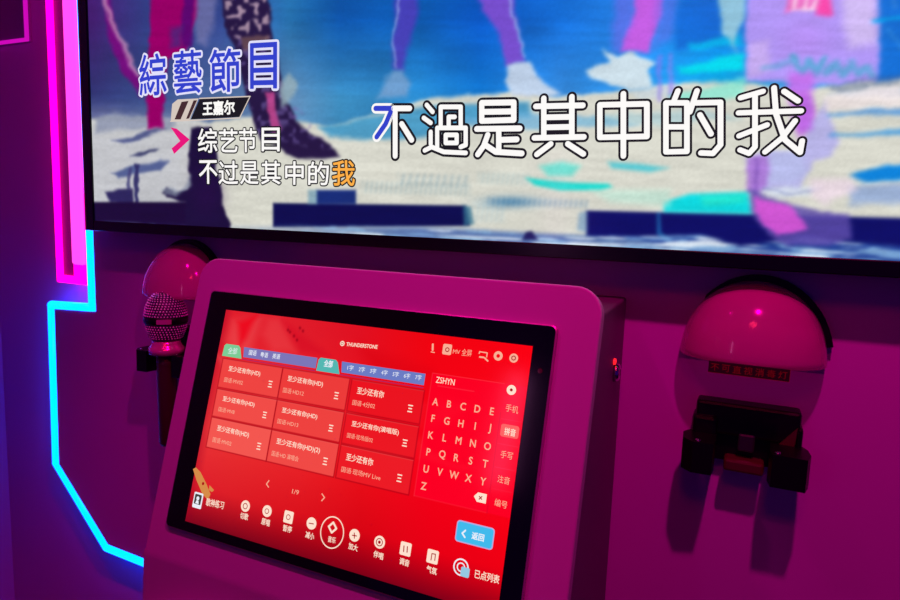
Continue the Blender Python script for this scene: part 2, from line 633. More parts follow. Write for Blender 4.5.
XW = X0 + 4 * (vnoise(X0 / 18, Y0 / 14, 3) - .5) + 2 * (vnoise(X0 / 5, Y0 / 5, 5) - .5)
YW = Y0 + 4 * (vnoise(X0 / 19, Y0 / 11, 4) - .5) + 2 * (vnoise(X0 / 6, Y0 / 4, 6) - .5)
cv.X, cv.Y = XW, YW
NX = cv.X
# pale stage floor
G = [(60, 122), (120, 116), (150, 116), (205, 122), (285, 112), (296, 122), (330, 126), (352, 120), (400, 108), (430, 99), (470, 94), (505, 92), (560, 97), (600, 94), (640, 88), (690, 82), (745, 82), (800, 92), (830, 84), (1000, 60), (1400, 40), (1400, 330), (60, 330)]
cv.poly(G, (216, 216, 204), 2.5)
cv.poly([(60, 118), (200, 118), (200, 240), (60, 240)], (188, 190, 200), 26, .75)
cv.poly([(320, 128), (365, 118), (420, 108), (470, 103), (530, 103), (530, 116), (480, 122), (430, 136), (380, 140), (330, 138)], (62, 150, 196), 4, .9)
cv.poly([(455, 120), (530, 112), (600, 116), (640, 126), (560, 128), (480, 128)], (110, 175, 215), 3, .75)
cv.poly([(540, 122), (690, 108), (740, 118), (660, 126)], (150, 200, 215), 4, .5)
# left floor markings
cv.poly([(95, 118), (130, 113), (175, 118), (170, 130), (120, 128), (95, 134)], (125, 135, 165), 4, .7)
cv.poly([(113, 141), (150, 131), (165, 128), (150, 136), (125, 143)], (60, 70, 125), 2, .85)
cv.poly([(128, 158), (150, 150), (158, 150), (140, 158)], (45, 50, 95), 1.5, .9)
cv.poly([(111, 172), (135, 166), (158, 160), (169, 163), (160, 170), (135, 174), (118, 178)], (70, 85, 140), 2, .9)
cv.poly([(134, 165), (139, 165), (139, 201), (135, 201)], (45, 45, 100), 1, .95)
cv.poly([(127, 170), (130, 168), (131, 190), (127, 190)], (60, 60, 115), 1, .8)
cv.poly([(104, 192), (118, 188), (133, 190), (133, 203), (110, 203)], (35, 30, 85), 2, .95)
# dark platform edges
cv.X, cv.Y = X0, Y0
cv.poly([(60, 202), (190, 202), (196, 226), (60, 226)], (26, 12, 54), 1.2)
cv.poly([(273, 203), (466, 205.5), (470, 226), (273, 227)], (10, 14, 78), 1.2)
cv.poly([(316, 190), (356, 190), (356, 204), (316, 204)], (22, 45, 118), 1.5)
cv.poly([(308, 190), (317, 190), (317, 204), (308, 204)], (120, 160, 180), 2, .8)
cv.poly([(463, 205), (471, 207), (474, 224), (464, 226)], (50, 110, 140), 2, .8)
cv.poly([(586, 210.5), (905, 218), (1400, 240), (1400, 330), (905, 262), (586, 236)], (12, 16, 100), 1.2)
cv.poly([(579, 213), (587, 211), (587, 233), (577, 230)], (130, 165, 195), 2, .8)
cv.poly([(657, 212), (660, 212), (661, 232), (678, 245), (673, 246), (657, 234)], (30, 110, 180), 1, .8)
# comb-like light rows on the floor
for (x0, x1, y0, y1, st, c, a) in ((362, 470, 181, 193, 5, (120, 160, 175), .5), (398, 470, 173, 185, 7, (110, 150, 170), .45), (488, 588, 197, 205, 5.2, (90, 130, 165), .8), (478, 530, 172, 184, 5, (150, 190, 200), .5), (474, 505, 204, 222, 5, (165, 195, 205), .6)):
    band = cv.poly_mask([(x0, y0), (x1, y0 + (x1 - x0) * .03), (x1, y1 + (x1 - x0) * .03), (x0, y1)], 2.5)
    cv.mix(band * (0.5 + 0.5 * np.sin(cv.X * 2 * math.pi / st + cv.Y * .2)) * a * .7, c)
cv.blob(510, 202, 26, 6, (40, 110, 160), .6)
# teal light pools
cv.poly([(526, 178), (550, 181), (575, 183), (608, 184), (612, 187), (600, 190), (560, 190), (535, 185)], (0, 214, 204), 2.5, .95)
cv.poly([(540, 166), (562, 162), (580, 166), (572, 176), (548, 176)], (80, 222, 206), 4, .8)
cv.poly([(608, 162), (640, 164), (668, 168), (650, 172), (612, 168)], (60, 195, 210), 3, .85)
cv.poly([(664, 202), (690, 194), (748, 192), (752, 214), (664, 212)], (0, 216, 224), 3, .95)
cv.poly([(700, 196), (746, 194), (744, 203), (704, 206)], (60, 235, 190), 4, .5)
cv.poly([(590, 190), (670, 190), (670, 206), (610, 202)], (190, 232, 215), 5, .7)
# lighter glitter band above the bottom edge
base = np.interp(cv.X, [60, 140, 300, 600, 800, 900, 1400], [222, 226, 229.5, 245, 254, 260, 290])
hgt = base - cv.Y
n1 = vnoise(cv.X / 30, (cv.Y - cv.X * .055) / 2.6, 11) * .65 + vnoise(cv.X / 9, (cv.Y - cv.X * .05) / 2.0, 12) * .35
top_h = np.interp(cv.X, [60, 100, 270, 330, 420, 580, 640, 700, 740, 800, 900], [0, 3, 4, 6, 10, 10, 11, 16, 6, 18, 15])
edge = np.clip((top_h - hgt) / 5 + .2, 0, 1)
cv.mix(edge * np.interp(cv.X, [60, 260, 400, 900], [.1, .2, .7, .8]), (40, 78, 160))
cv.mix(edge * np.clip((n1 - np.interp(cv.X, [60, 250, 400, 900], [.66, .6, .5, .42])) * 6, 0, 1) * .8, (140, 186, 226))
cv.mix(edge * np.clip((vnoise(cv.X / 34 + 9, (cv.Y - cv.X * .055) / 2.4, 15) - .62) * 7, 0, 1) * .9, (232, 240, 248))
cv.poly([(522, 240), (526, 232), (532, 231), (538, 240)], (25, 25, 90), 1.5)
# dark seated figure
cv.X, cv.Y = XW, YW
cv.poly([(192, 128), (212, 126), (216, 150), (219, 186), (222, 204), (230, 222), (228, 230), (184, 230), (186, 202), (168, 198), (163, 192), (166, 186), (176, 194), (188, 188), (190, 160)], (26, 16, 58), 1.5)
cv.poly([(162, 188), (168, 186), (180, 192), (190, 176), (190, 186), (178, 197), (166, 195)], (130, 140, 160), 2, .7)
cv.blob(206, 195, 14, 22, (40, 14, 70), .6)
# sequinned dancer
cv.poly([(216, -70), (270, -70), (268, 0), (274, 40), (284, 90), (296, 122), (330, 146), (340, 158), (300, 160), (262, 140), (250, 110), (238, 60), (224, 28)], (36, 24, 66), 2)
sq = vnoise(NX / 4.2, cv.Y / 4.2, 21)
cv.mix(cv.poly_mask([(222, -70), (266, -70), (270, 36), (236, 40), (226, 24)], 3) * np.clip((sq - .5) * 5, 0, 1) * .75, (205, 175, 190))
cv.mix(cv.poly_mask([(236, 40), (270, 40), (284, 92), (330, 150), (262, 138), (248, 100)], 4) * np.clip((sq - .55) * 5, 0, 1) * .55, (120, 100, 170))
cv.poly([(240, 38), (268, 34), (272, 42), (244, 50)], (150, 110, 90), 2, .5)
cv.poly([(266, 92), (274, 90), (281, 128), (274, 132)], (190, 70, 140), 1.5, .9)
cv.poly([(280, 84), (290, 74), (298, 84), (294, 98), (283, 108)], (150, 175, 185), 3, .85)
# magenta trousers and dancer at the left
cv.poly([(153, -70), (200, -70), (198, 20), (186, 50), (166, 62), (163, 110), (162, 128), (147, 130), (148, 60)], (150, 0, 100), 2.5)
cv.poly([(184, -70), (197, -70), (193, 45), (182, 46)], (84, 8, 112), 2.5, .9)
cv.poly([(172, 28), (184, 26), (180, 46), (170, 48)], (50, 50, 130), 4, .6)
cv.poly([(196, -70), (218, -70), (214, 22), (206, 46), (197, 40)], (120, 120, 170), 4, .7)
cv.poly([(92, -70), (106, -70), (110, 10), (122, 46), (142, 78), (140, 96), (126, 76), (108, 42)], (120, 10, 122), 3, .9)
cv.line([(100, -60), (104, 4), (114, 28), (128, 56), (139, 74)], (190, 140, 180), 5, 4, .75)
# dancers in violet trousers
cv.poly([(394, -70), (424, -70), (416, 20), (403, 70), (393, 68), (394, 30)], (76, 62, 184), 4, .9)
cv.line([(399, -60), (398, 4), (393, 32), (396, 66)], (150, 170, 230), 1.6, 1.2, .9)
cv.poly([(392, 70), (402, 70), (410, 84), (406, 97), (376, 98), (384, 82)], (120, 160, 205), 4, .85)
cv.poly([(470, -70), (508, -70), (514, 10), (526, 60), (507, 66), (498, 34), (478, 0)], (124, 78, 206), 3, .95)
cv.line([(506, -60), (510, 8), (518, 30), (526, 56)], (150, 190, 240), 1.8, 1.2, .9)
cv.poly([(509, 64), (530, 60), (536, 74), (548, 84), (560, 94), (540, 97), (514, 97), (507, 82)], (198, 212, 232), 2.5, .95)
cv.poly([(636, -70), (668, -70), (662, 10), (650, 52), (620, 52), (634, 10)], (204, 92, 226), 2.5, .95)
cv.poly([(616, -70), (640, -70), (634, 20), (622, 52), (612, 50)], (130, 100, 230), 6, .5)
cv.poly([(662, -70), (690, -70), (672, 40), (654, 50)], (110, 110, 230), 6, .5)
cv.poly([(586, 70), (596, 66), (608, 62), (602, 48), (616, 57), (632, 53), (648, 58), (656, 64), (650, 72), (650, 86), (628, 89), (600, 82), (592, 78)], (212, 226, 232), 2, .95)
cv.poly([(630, 92), (650, 84), (676, 84), (676, 96), (640, 100)], (205, 222, 235), 4, .6)
cv.line([(659, 58), (660, 100)], (140, 120, 235), 4, 3, .7)
cv.line([(669, 56), (672, 100)], (150, 130, 240), 4, 3, .7)
# light tower and cyan ledges
cv.poly([(676, 20), (690, -20), (716, -20), (724, 34), (700, 42), (676, 52)], (16, 104, 212), 5, .8)
cv.poly([(688, 44), (742, 34), (742, 44), (692, 50)], (0, 190, 242), 3, .8)
cv.poly([(676, 66), (742, 54), (744, 70), (680, 74)], (0, 216, 234), 3, .95)
cv.poly([(670, 96), (745, 78), (745, 96), (672, 104)], (140, 236, 214), 3, .8)
cv.poly([(712, -70), (746, -70), (744, 20), (734, 42), (736, 54), (730, 40), (722, 34)], (158, 206, 222), 2.5, .9)
# lilac band with pink patch
cv.poly([(746, -70), (880, -70), (878, 80), (810, 84), (746, 80)], (182, 152, 246), 2, .96)
cv.poly([(838, -70), (878, -70), (876, 44), (850, 50), (842, 20)], (216, 196, 246), 7, .85)
cv.poly([(748, 44), (768, 40), (772, 70), (748, 78)], (206, 180, 238), 5, .7)
cv.blob(806, 40, 26, 22, (182, 140, 240), .7)
cv.poly([(786, 14), (792, -30), (826, -30), (832, 16), (812, 10)], (240, 110, 190), 2.5, .9)
cv.poly([(820, -8), (826, -8), (832, 16), (816, 16)], (250, 70, 170), 2, .9)
for gx in (796, 806, 814):
    cv.line([(gx, -2), (gx - 1.5, 9)], (250, 235, 245), 2.6, 1.2, .95)
cv.line([(792, 11), (816, 10)], (250, 225, 240), 2, 1.2, .9)
cv.poly([(893, -6), (897, -6), (897, 7), (893, 7)], (235, 240, 250), .8, 1)
cv.poly([(878, -60), (1400, -60), (1400, 50), (900, 78), (878, 82)], (20, 112, 214), 3, .85)
cv.line([(874, 22), (902, 17)], (0, 170, 240), 4, 3, .9)
cv.line([(886, 30), (902, 48)], (90, 170, 230), 2, 2, .6)
# hazy teal scrawl across the band
tl = (84, 168, 212)
cv.line([(764, 67), (776, 66), (790, 61)], tl, 5, 4, .55)
cv.line([(793, 57), (802, 74), (808, 60), (816, 74), (824, 58)], tl, 6, 3.5, .9)
cv.line([(826, 72), (836, 64), (842, 74), (852, 64), (858, 74), (868, 66), (872, 74)], tl, 7, 4, .8)
# lilac shapes below the band
cv.poly([(790, 72), (816, 74), (812, 100), (814, 128), (800, 136), (792, 118), (786, 92)], (198, 112, 236), 5, .9)
cv.poly([(746, 156), (770, 150), (800, 152), (812, 120), (826, 100), (832, 126), (838, 144), (832, 156), (812, 160), (806, 178), (800, 190), (752, 192)], (178, 174, 236), 3, .85)
cv.poly([(748, 156), (768, 154), (769, 186), (757, 196), (747, 190)], (170, 112, 214), 2.5, .8)
cv.line([(758, 158), (756, 196)], (110, 70, 170), 2, 1.5, .8)
cv.poly([(802, 92), (814, 96), (814, 128), (801, 132), (796, 112)], (186, 100, 226), 2.5, .7)
cv.poly([(748, 188), (768, 196), (790, 203), (812, 208), (850, 214), (852, 240), (826, 246), (788, 246), (768, 236), (754, 216)], (92, 76, 168), 3, .85)
cv.poly([(755, 196), (770, 200), (790, 205), (804, 222), (806, 228), (776, 236), (764, 226), (756, 210)], (216, 86, 214), 2, .92)
cv.poly([(762, 192), (800, 186), (820, 188), (806, 196), (776, 198)], (214, 224, 240), 3, .8)
cv.line([(764, 190), (790, 194), (822, 190)], (90, 100, 170), 1.2, 1, .7)
cv.poly([(770, 152), (800, 150), (806, 176), (790, 186), (770, 184)], (186, 196, 240), 5, .6)
# striped floor on the right
for (y, h_, c, a) in ((92, 10, (190, 205, 230), .6), (113, 7, (84, 150, 216), .9), (135, 6, (60, 150, 220), .85)):
    cv.poly([(828, y), (902, y - 6), (1400, y - 30), (1400, y - 30 + h_), (902, y + h_ - 6), (828, y + h_ * .4)], c, 3, a)
cv.poly([(822, 96), (902, 84), (902, 106), (826, 110)], (240, 226, 228), 4, .7)
cv.poly([(850, 174), (880, 166), (905, 164), (1400, 160), (1400, 178), (905, 180), (864, 182)], (0, 128, 222), 3, .95)
cv.poly([(846, 186), (900, 184), (1400, 184), (1400, 204), (902, 204), (850, 204)], (130, 160, 215), 5, .7)
cv.poly([(812, 180), (850, 178), (856, 190), (826, 204), (810, 196)], (238, 218, 232), 5, .8)
ht = cv.poly_mask([(826, 84), (902, 72), (902, 84), (838, 92)], 1.5)
cv.mix(ht * (0.5 + .5 * np.sin(cv.X * 1.9 + cv.Y * .9)) * .7, (40, 70, 130))
# the picture is a soft, moving video frame
def soften(A, sg):
    r = int(3 * sg) + 1
    k = np.exp(-0.5 * (np.arange(-r, r + 1) / sg) ** 2); k /= k.sum()
    for ax in (0, 1):
        P_ = np.pad(A, [(r, r) if i == ax else (0, 0) for i in range(3)], mode='edge')
        A = sum(k[j] * (P_[j:j + A.shape[0]] if ax == 0 else P_[:, j:j + A.shape[1]]) for j in range(2 * r + 1))
    return A
img = soften(cv.C.reshape(cv.nv, cv.nu, 3), 1.2)
grain = (vnoise(X0 / 2.4, Y0 / 2.0, 31) - .5) * .04 + (vnoise(X0 / 30, (Y0 - X0 * .02) / 4.5, 33) - .5) * .07
cv.C = np.clip(img.reshape(-1, 3) * (1 + grain[:, None]), 0, 255)
scr = cv.build('screen', screen_mat('television_picture', 0.14, 0.35), None)
scr.parent = tv
scr.data.transform(Matrix.Translation(-Vector(tv.location)))

def screen_kid(name, bm, mats, parent):
    me = bpy.data.meshes.new(name)
    bm.normal_update()
    bm.to_mesh(me); bm.free()
    loc = Vector((0, 0, 0)); p = parent
    while p is not None:
        loc += p.location; p = p.parent
    me.transform(Matrix.Translation(-loc))
    return link(name, me, mats, parent)

inkw = ink('caption_white', (252, 250, 248)); inkd = ink('caption_outline', (28, 26, 34)); inkb = ink('caption_blue', (52, 66, 204))
inkp = ink('caption_lilac', (226, 224, 250)); inko = ink('caption_orange', (255, 176, 72)); inkpink = ink('caption_pink', (232, 24, 124))
inkcream = ink('caption_cream', (214, 200, 190)); inkbrown = ink('caption_brown', (70, 44, 48))

# sung line, written in round-capped strokes
U_ = TVP.uv
LYR = {
 'a': [[(394, 108.5), (410, 108.5)], [(395.5, 110), (395.5, 156)], [(402, 124), (412, 140)]],
 'a_sung': [[(376, 108.5), (391, 108.5)], [(391, 112), (386, 124), (377, 137)]],
 'b': [[(427, 105), (433, 112)], [(424, 118), (431, 123)], [(431, 132), (431, 144)], [(425, 150.5), (432, 147), (444, 152), (466, 153)],
       [(441, 126), (441, 107), (461, 107), (461, 126)], [(449, 117), (449, 126)], [(449, 117), (455, 117)], [(437.5, 147), (437.5, 128), (466, 128), (466, 145), (461, 147)], [(446, 135), (457, 135), (457, 143), (446, 143), (446, 135)]],
 'c': [[(482, 103), (514, 102.5), (514, 120), (482, 121), (482, 103)], [(483, 112), (514, 111.5)], [(477, 129), (520, 128.5)], [(499, 129), (499, 152)], [(499, 140), (517, 139.5)],
       [(488, 135), (484, 146), (478, 154.5)], [(485.5, 145), (496, 152), (522, 153.5)]],
 'd': [[(544, 98.5), (544, 137)], [(572, 97), (572, 137)], [(536, 106.5), (583, 105.5)], [(545, 117.5), (571, 117)], [(545, 127.5), (571, 127)], [(534.5, 138), (584, 137)], [(551, 144), (537, 154.5)], [(568, 144), (583.5, 154)]],
 'e': [[(600, 105), (647, 104), (647, 136.5), (600, 137.5), (600, 105)], [(623.5, 94), (623.5, 156)]],
 'f': [[(678, 91), (674, 101)], [(666, 103), (687, 103), (687, 151.5), (666, 152), (666, 103)], [(667, 127), (687, 127)], [(697, 91), (690, 112)],
       [(696, 103), (720.5, 102.5), (720.5, 145), (713, 153.5), (701, 153)], [(700, 115), (711, 134)]],
 'g': [[(763, 91.5), (740.5, 98)], [(755, 95), (755, 147), (749, 153.5), (740, 150)], [(738.5, 113), (801, 111)], [(739, 136), (767, 125)], [(774, 88), (776, 114), (785, 140), (800, 152.5), (802, 141)],
       [(795, 121), (782, 138), (765, 152)], [(784, 91.5), (798, 101)]],
}
bmk = bmesh.new()
def wpx(px_w, x, y=130):
    a, b = U_(x - 5, y), U_(x + 5, y)
    return abs(b[0] - a[0]) / 10 * px_w
for key, strokes in LYR.items():
    x0 = strokes[0][0][0]
    w_in = {'a': 5.2, 'a_sung': 4.8, 'b': 4.3}.get(key, 5.5)
    for st in strokes:
        q = [U_(*p) for p in st]
        a_s = key == 'a_sung'
        # widths chosen between the horizontal and vertical pixel size there
        k = (wpx(1, x0) + abs(U_(x0, 120)[1] - U_(x0, 130)[1]) / 10) / 2
        put_stroke(bmk, TVP, q, (w_in + 4.6) * k, 0.0008, 2 if a_s else 1)
        put_stroke(bmk, TVP, q, w_in * k, 0.0012, 3 if a_s else 0)
lt = screen_kid('lyric_text', bmk, [inkw, inkd, inkw, inkb], scr)
tag(lt, 'large white lyric line outlined in black, its first strokes blue')

bmk = bmesh.new()
for ch, p0, p1, h_ in (('綜', (140.5, 96), (167, 94.5), 41), ('藝', (175, 94), (202, 92.5), 42.5), ('節', (210.5, 92.5), (240.5, 91), 42.5), ('目', (251, 88.5), (277, 88), 45)):
    put_text(bmk, TVP, ch, p0, p1, h_, 0.060, 0.0008, 1)
    put_text(bmk, TVP, ch, p0, p1, h_, 0.012, 0.0012, 0)
tag(screen_kid('title_text', bmk, [inkb, inkp], scr), 'large blue song title outlined in white')

bmk = bmesh.new()
def UVs(*pts): return [U_(*p) for p in pts]
put_poly(bmk, TVP, UVs((191, 119.5), (200, 99), (250.5, 97), (246.5, 107), (240, 117)), 0.0008, 0)
put_poly(bmk, TVP, UVs((171, 121.5), (172.5, 104), (178, 99.5), (199, 98.5), (189.5, 120.5)), 0.0008, 1)
put_poly(bmk, TVP, UVs((175, 119.5), (182, 102), (189, 101), (181, 119.5)), 0.0010, 2)
put_poly(bmk, TVP, UVs((194, 100.5), (197.5, 100.3), (189.5, 118.5), (186.5, 119)), 0.0010, 2)
for a, b in (((171, 121.5), (240, 118)), ((200, 98.5), (250.5, 96.5)), ((250.5, 96.5), (240, 118))):
    put_stroke(bmk, TVP, UVs(a, b), 0.0022, 0.0011, 1)
put_text(bmk, TVP, '王嘉尔', (203.5, 115.5), (235, 114), 13.5, 0.035, 0.0014, 3)
tag(screen_kid('name_tag', bmk, [inkd, inkcream, inkbrown, inkw], scr), 'slanted black name tag with white characters')

bmk = bmesh.new()
put_poly(bmk, TVP, UVs((171, 127.5), (177, 128.7), (190, 139.6), (180.5, 141)), 0.0009, 0)
put_poly(bmk, TVP, UVs((190, 139.6), (174.5, 154), (172, 148.5), (180.5, 141)), 0.0009, 0)
tag(screen_kid('arrow_mark', bmk, [inkpink], scr), 'pink arrow mark')

bmk = bmesh.new()
for ch, x0, x1, y0, h_ in (('综', 199, 218, 152.5, 24), ('艺', 220, 238, 152, 23), ('节', 240, 257, 152, 23.5), ('目', 262.5, 280, 151, 23),
                           ('不', 200, 218, 183.5, 23), ('过', 219.5, 238.5, 184, 23), ('是', 241, 259, 184, 22.5), ('其', 262, 281, 184, 23), ('中', 286, 304, 184.5, 23), ('的', 309, 329, 184.8, 23), ('我', 333, 355, 185.5, 25)):
    d_ = (x1 - x0) * .01
    put_text(bmk, TVP, ch, (x0, y0), (x1, y0 + d_), h_, 0.062, 0.0014, 1)
    put_text(bmk, TVP, ch, (x0, y0), (x1, y0 + d_), h_, 0.012, 0.0018, 2 if ch == '我' else 0)
tag(screen_kid('subtitle_text', bmk, [inkw, inkd, inko], scr), 'two small white subtitle lines ending in an orange character')

# ================================================================== karaoke kiosk
TILT = math.radians(15.68)
KU, KV = np.array([1.0, 0, 0]), np.array([0, math.sin(TILT), math.cos(TILT)])
Xr = W(627, 297)[0]
_s = Plane((Xr + 0.0075, 0, 0), (0, 1, 0), (0, 0, 1))
K0 = _s.hit(601, 300)                                # a point of the sloping front face
KF = Plane((0, K0[1], K0[2]), KU, KV)                # N points to the singer
KX0, KX1 = KF.uv(143.5, 546)[0] + .003, KF.uv(601, 300)[0] + .003
KVt, KVb = KF.uv(400, 272)[1], KF.uv(143, 548)[1]
kc = (KX0 + KX1) / 2
base_pt = KF.at(kc, KVb)
kiosk = empty('karaoke_kiosk', (kc, -0.15, 0), 'pink lit song ordering kiosk with a tilted touchscreen below the television', 'kiosk')
PT = 0.020
bm = bmesh.new()
b2 = bmesh.new()
prism(b2, rounded(KX0, KX1, KVb, KVt, 0.034, 8, (0, 0, 1, 1)), 0.0, -PT, lambda u, v, a: KF.at(u, v, a))
bmesh.ops.recalc_face_normals(b2, faces=b2.faces)
ed = [e for e in b2.edges if len(e.link_faces) == 2 and any(len(f.verts) > 6 for f in e.link_faces) and e.calc_face_angle(0) > .5
      and not all((np.array(v_.co) - KF.o) @ KF.V < KVb + 1e-4 for v_ in e.verts)]
bmesh.ops.bevel(b2, geom=ed, offset=.003, segments=3, profile=.5, affect='EDGES')
merge(bm, b2)
o = kid('front_panel', bm, M['kiosk'], kiosk)
# upright lower front, with a rounded fold under the sloping panel
fy, fz = base_pt.y, base_pt.z
bm = bmesh.new()
R_ = 0.05
prof = []
for k in range(9):
    a = TILT + (math.radians(4) - TILT) * k / 8
    c_y, c_z = fy + R_ * math.cos(TILT), fz - R_ * math.sin(TILT)
    prof.append((c_y - R_ * math.cos(a), c_z + R_ * math.sin(a)))
prof = [(fy + PT * math.cos(TILT), fz - PT * math.sin(TILT))] + prof + [(prof[-1][0] - .05, 0.012), (fy + .022, 0.012)]
prism(bm, prof, KX0, KX1, lambda u, v, a: (a, u, v))
kid('lower_panel', bm, M['kiosk'], kiosk)
# cabinet behind
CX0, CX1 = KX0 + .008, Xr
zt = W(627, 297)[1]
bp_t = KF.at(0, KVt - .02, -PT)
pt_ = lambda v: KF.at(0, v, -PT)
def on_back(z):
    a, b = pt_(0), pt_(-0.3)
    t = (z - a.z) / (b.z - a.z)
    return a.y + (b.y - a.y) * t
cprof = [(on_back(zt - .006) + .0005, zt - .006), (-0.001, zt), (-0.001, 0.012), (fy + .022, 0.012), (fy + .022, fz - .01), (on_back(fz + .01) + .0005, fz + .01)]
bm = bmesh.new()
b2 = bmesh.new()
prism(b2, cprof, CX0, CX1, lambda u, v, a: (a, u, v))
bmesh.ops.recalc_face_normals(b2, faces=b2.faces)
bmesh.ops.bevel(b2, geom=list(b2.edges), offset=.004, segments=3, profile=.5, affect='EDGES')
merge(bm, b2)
kid('cabinet', bm, M['kioskshade'], kiosk)
bm = bmesh.new(); bx(bm, KX0 + .03, KX1 - .03, fy + .03, -0.03, 0, .02); kid('plinth', bm, M['black'], kiosk)

bm = bmesh.new()
prism(bm, [(CX1 - .002, KVb + .004), (CX1 + .0045, KVb + .004), (CX1 + .0045, KVt - .036), (CX1 - .002, KVt - .036)], -PT - .014, -PT - .006, lambda u, v, a: KF.at(u, v, a))
kid('edge_highlight_strip', bm, M['kiosk'], kiosk)  # pale strip added in place of the highlight along the cabinet's front edge

# lock on the right flank
SP = Plane((CX1, 0, 0), (0, 1, 0), (0, 0, 1))
ly, lz = SP.uv(614.5, 372)
lk = empty('lock', (0, 0, 0), None, None)
bm = bmesh.new()
lathe(bm, [(0.0, .008), (.010, .008), (.0125, .006), (.0145, 0), (0, 0)], (CX1, ly, lz), 28, (1, 0, 0))
bpy.data.objects.remove(lk)
lk = kid('lock', bm, M['chrome'], kiosk, True)
bm = bmesh.new(); bx(bm, CX1 + .0078, CX1 + .0086, ly - .0012, ly + .0012, lz - .005, lz + .005); kid('key_slot', bm, M['black'], lk)
bm = bmesh.new(); lathe(bm, [(0, .004), (.0042, .003), (.005, 0), (0, 0)], (CX1, ly - .012, lz + .018), 16, (1, 0, 0)); tag(kid('red_glint', bm, M['redglint'], kiosk), 'small glowing bead standing in for a red reflection')  # glowing bead put where the lock shows a red reflection

# touchscreen
TH = 0.007
bu0, bu1 = (KF.uv(218, 292)[0] + KF.uv(167, 522)[0]) / 2, KF.uv(553, 327)[0] + .006
bv1, bv0 = KF.uv(400, 311)[1], KF.uv(300, 565)[1]
KS = Plane(np.array(KF.o) + KF.N * (TH + .0004), KU, KV)
TS = kid('touchscreen', (lambda b: (prism(b, rounded(bu0, bu1, bv0, bv1, .007, 5), 0.0, TH, lambda u, v, a: KF.at(u, v, a)), b)[1])(bmesh.new()), M['glassblack'], kiosk)
bm = bmesh.new()
outer, inner = rounded(bu0 - .0016, bu1 + .0016, bv0 - .0016, bv1 + .0016, .008, 5), rounded(bu0, bu1, bv0, bv1, .007, 5)
n_ = len(outer)
A = [[bm.verts.new(KF.at(u, v, a)) for u, v in pts] for pts, a in ((outer, 0), (outer, TH - .0005), (inner, TH + .0003))]
for r0, r1 in zip(A, A[1:]):
    for i in range(n_):
        bm.faces.new((r0[i], r0[(i + 1) % n_], r1[(i + 1) % n_], r1[i]))
tag(kid('metal_rim', bm, M['steel'], TS), 'thin bright metal rim')
k_ = KS.uv
wu, wv = k_(540, 371)
bm = bmesh.new(); lathe(bm, [(0, .0006), (.0028, .0005), (.0032, 0), (0, 0)], KS.at(wu, wv), 16, KS.N); tag(kid('webcam', bm, mat('lens_dark', (70, 12, 40), .15), TS), 'tiny round camera lens')

# ------------------------------------------------------------------ its display
du0, du1 = (k_(224.5, 310)[0] + k_(187, 516)[0]) / 2 + .001, (k_(531.5, 346)[0] + k_(514, 500)[0]) / 2
dv1, dv0 = k_(380, 328)[1], k_(300, 556)[1]
KD = Plane(np.array(KS.o) + KS.N * 0.0003, KU, KV)
cd_ = Canvas(KD, np.linspace(du0, du1, 560), np.linspace(dv0, dv1, 350))
def kbg(X, Y):
    xs = [170, 230, 300, 360, 430, 540]
    top = np.array([(222, 30, 44), (226, 30, 42), (222, 28, 40), (224, 16, 30), (240, 4, 10), (252, 0, 6)], float)
    mid = np.array([(236, 60, 62), (236, 52, 50), (238, 40, 42), (240, 18, 24), (246, 0, 18), (255, 0, 10)], float)
    bot = np.array([(216, 20, 36), (214, 20, 30), (210, 8, 18), (205, 0, 12), (226, 0, 10), (236, 0, 12)], float)
    ln = np.interp(X, [170, 540], [0, 1])
    yt = 312 + 40 * ln; yb = 505 + 110 * ln
    t = np.clip((Y - yt) / (yb - yt), 0, 1)
    o = np.empty((len(X), 3))
    for k in range(3):
        a, b, c = (np.interp(X, xs, q[:, k]) for q in (top, mid, bot))
        o[:, k] = np.where(t < .55, a + (b - a) * t / .55, b + (c - b) * (t - .55) / .45)
    return o
cd_.fill(kbg)
# the interface's dark footer and darker left edge
vv = (cd_.V - dv0) / (dv1 - dv0)
uu = (cd_.U - du0) / (du1 - du0)
cd_.mix(np.clip((.17 - vv) / .17, 0, 1) ** 1.3 * .72, (92, 0, 22))
cd_.mix(np.clip((.035 - uu) / .05, 0, 1) * .5, (150, 0, 30))
# silk swirls of the wallpaper
cd_.poly([(232, 320), (262, 318), (250, 352), (236, 352), (226, 340)], (240, 90, 90), 7, .45)
cd_.poly([(238, 322), (256, 316), (246, 338), (240, 345)], (236, 0, 18), 5, .8)
cd_.poly([(268, 318), (280, 318), (296, 352), (272, 352), (262, 334)], (236, 70, 74), 7, .5)
cd_.poly([(282, 320), (296, 330), (330, 356), (300, 352)], (210, 6, 30), 6, .5)
cd_.poly([(210, 345), (222, 360), (245, 372), (280, 392), (276, 400), (236, 384)], (244, 100, 96), 6, .5)
cd_.poly([(356, 392), (352, 420), (380, 440), (420, 442), (400, 470), (350, 450), (346, 410)], (250, 70, 70), 12, .35)
cd_.poly([(400, 395), (425, 405), (420, 425), (392, 418)], (252, 40, 60), 8, .4)
cd_.poly([(440, 400), (470, 405), (452, 420), (430, 425)], (255, 70, 64), 8, .4)
cd_.poly([(422, 446), (450, 462), (476, 468), (460, 470), (420, 458)], (255, 70, 60), 4, .45)
cd_.poly([(360, 345), (430, 372), (420, 380), (372, 372)], (214, 0, 10), 12, .5)
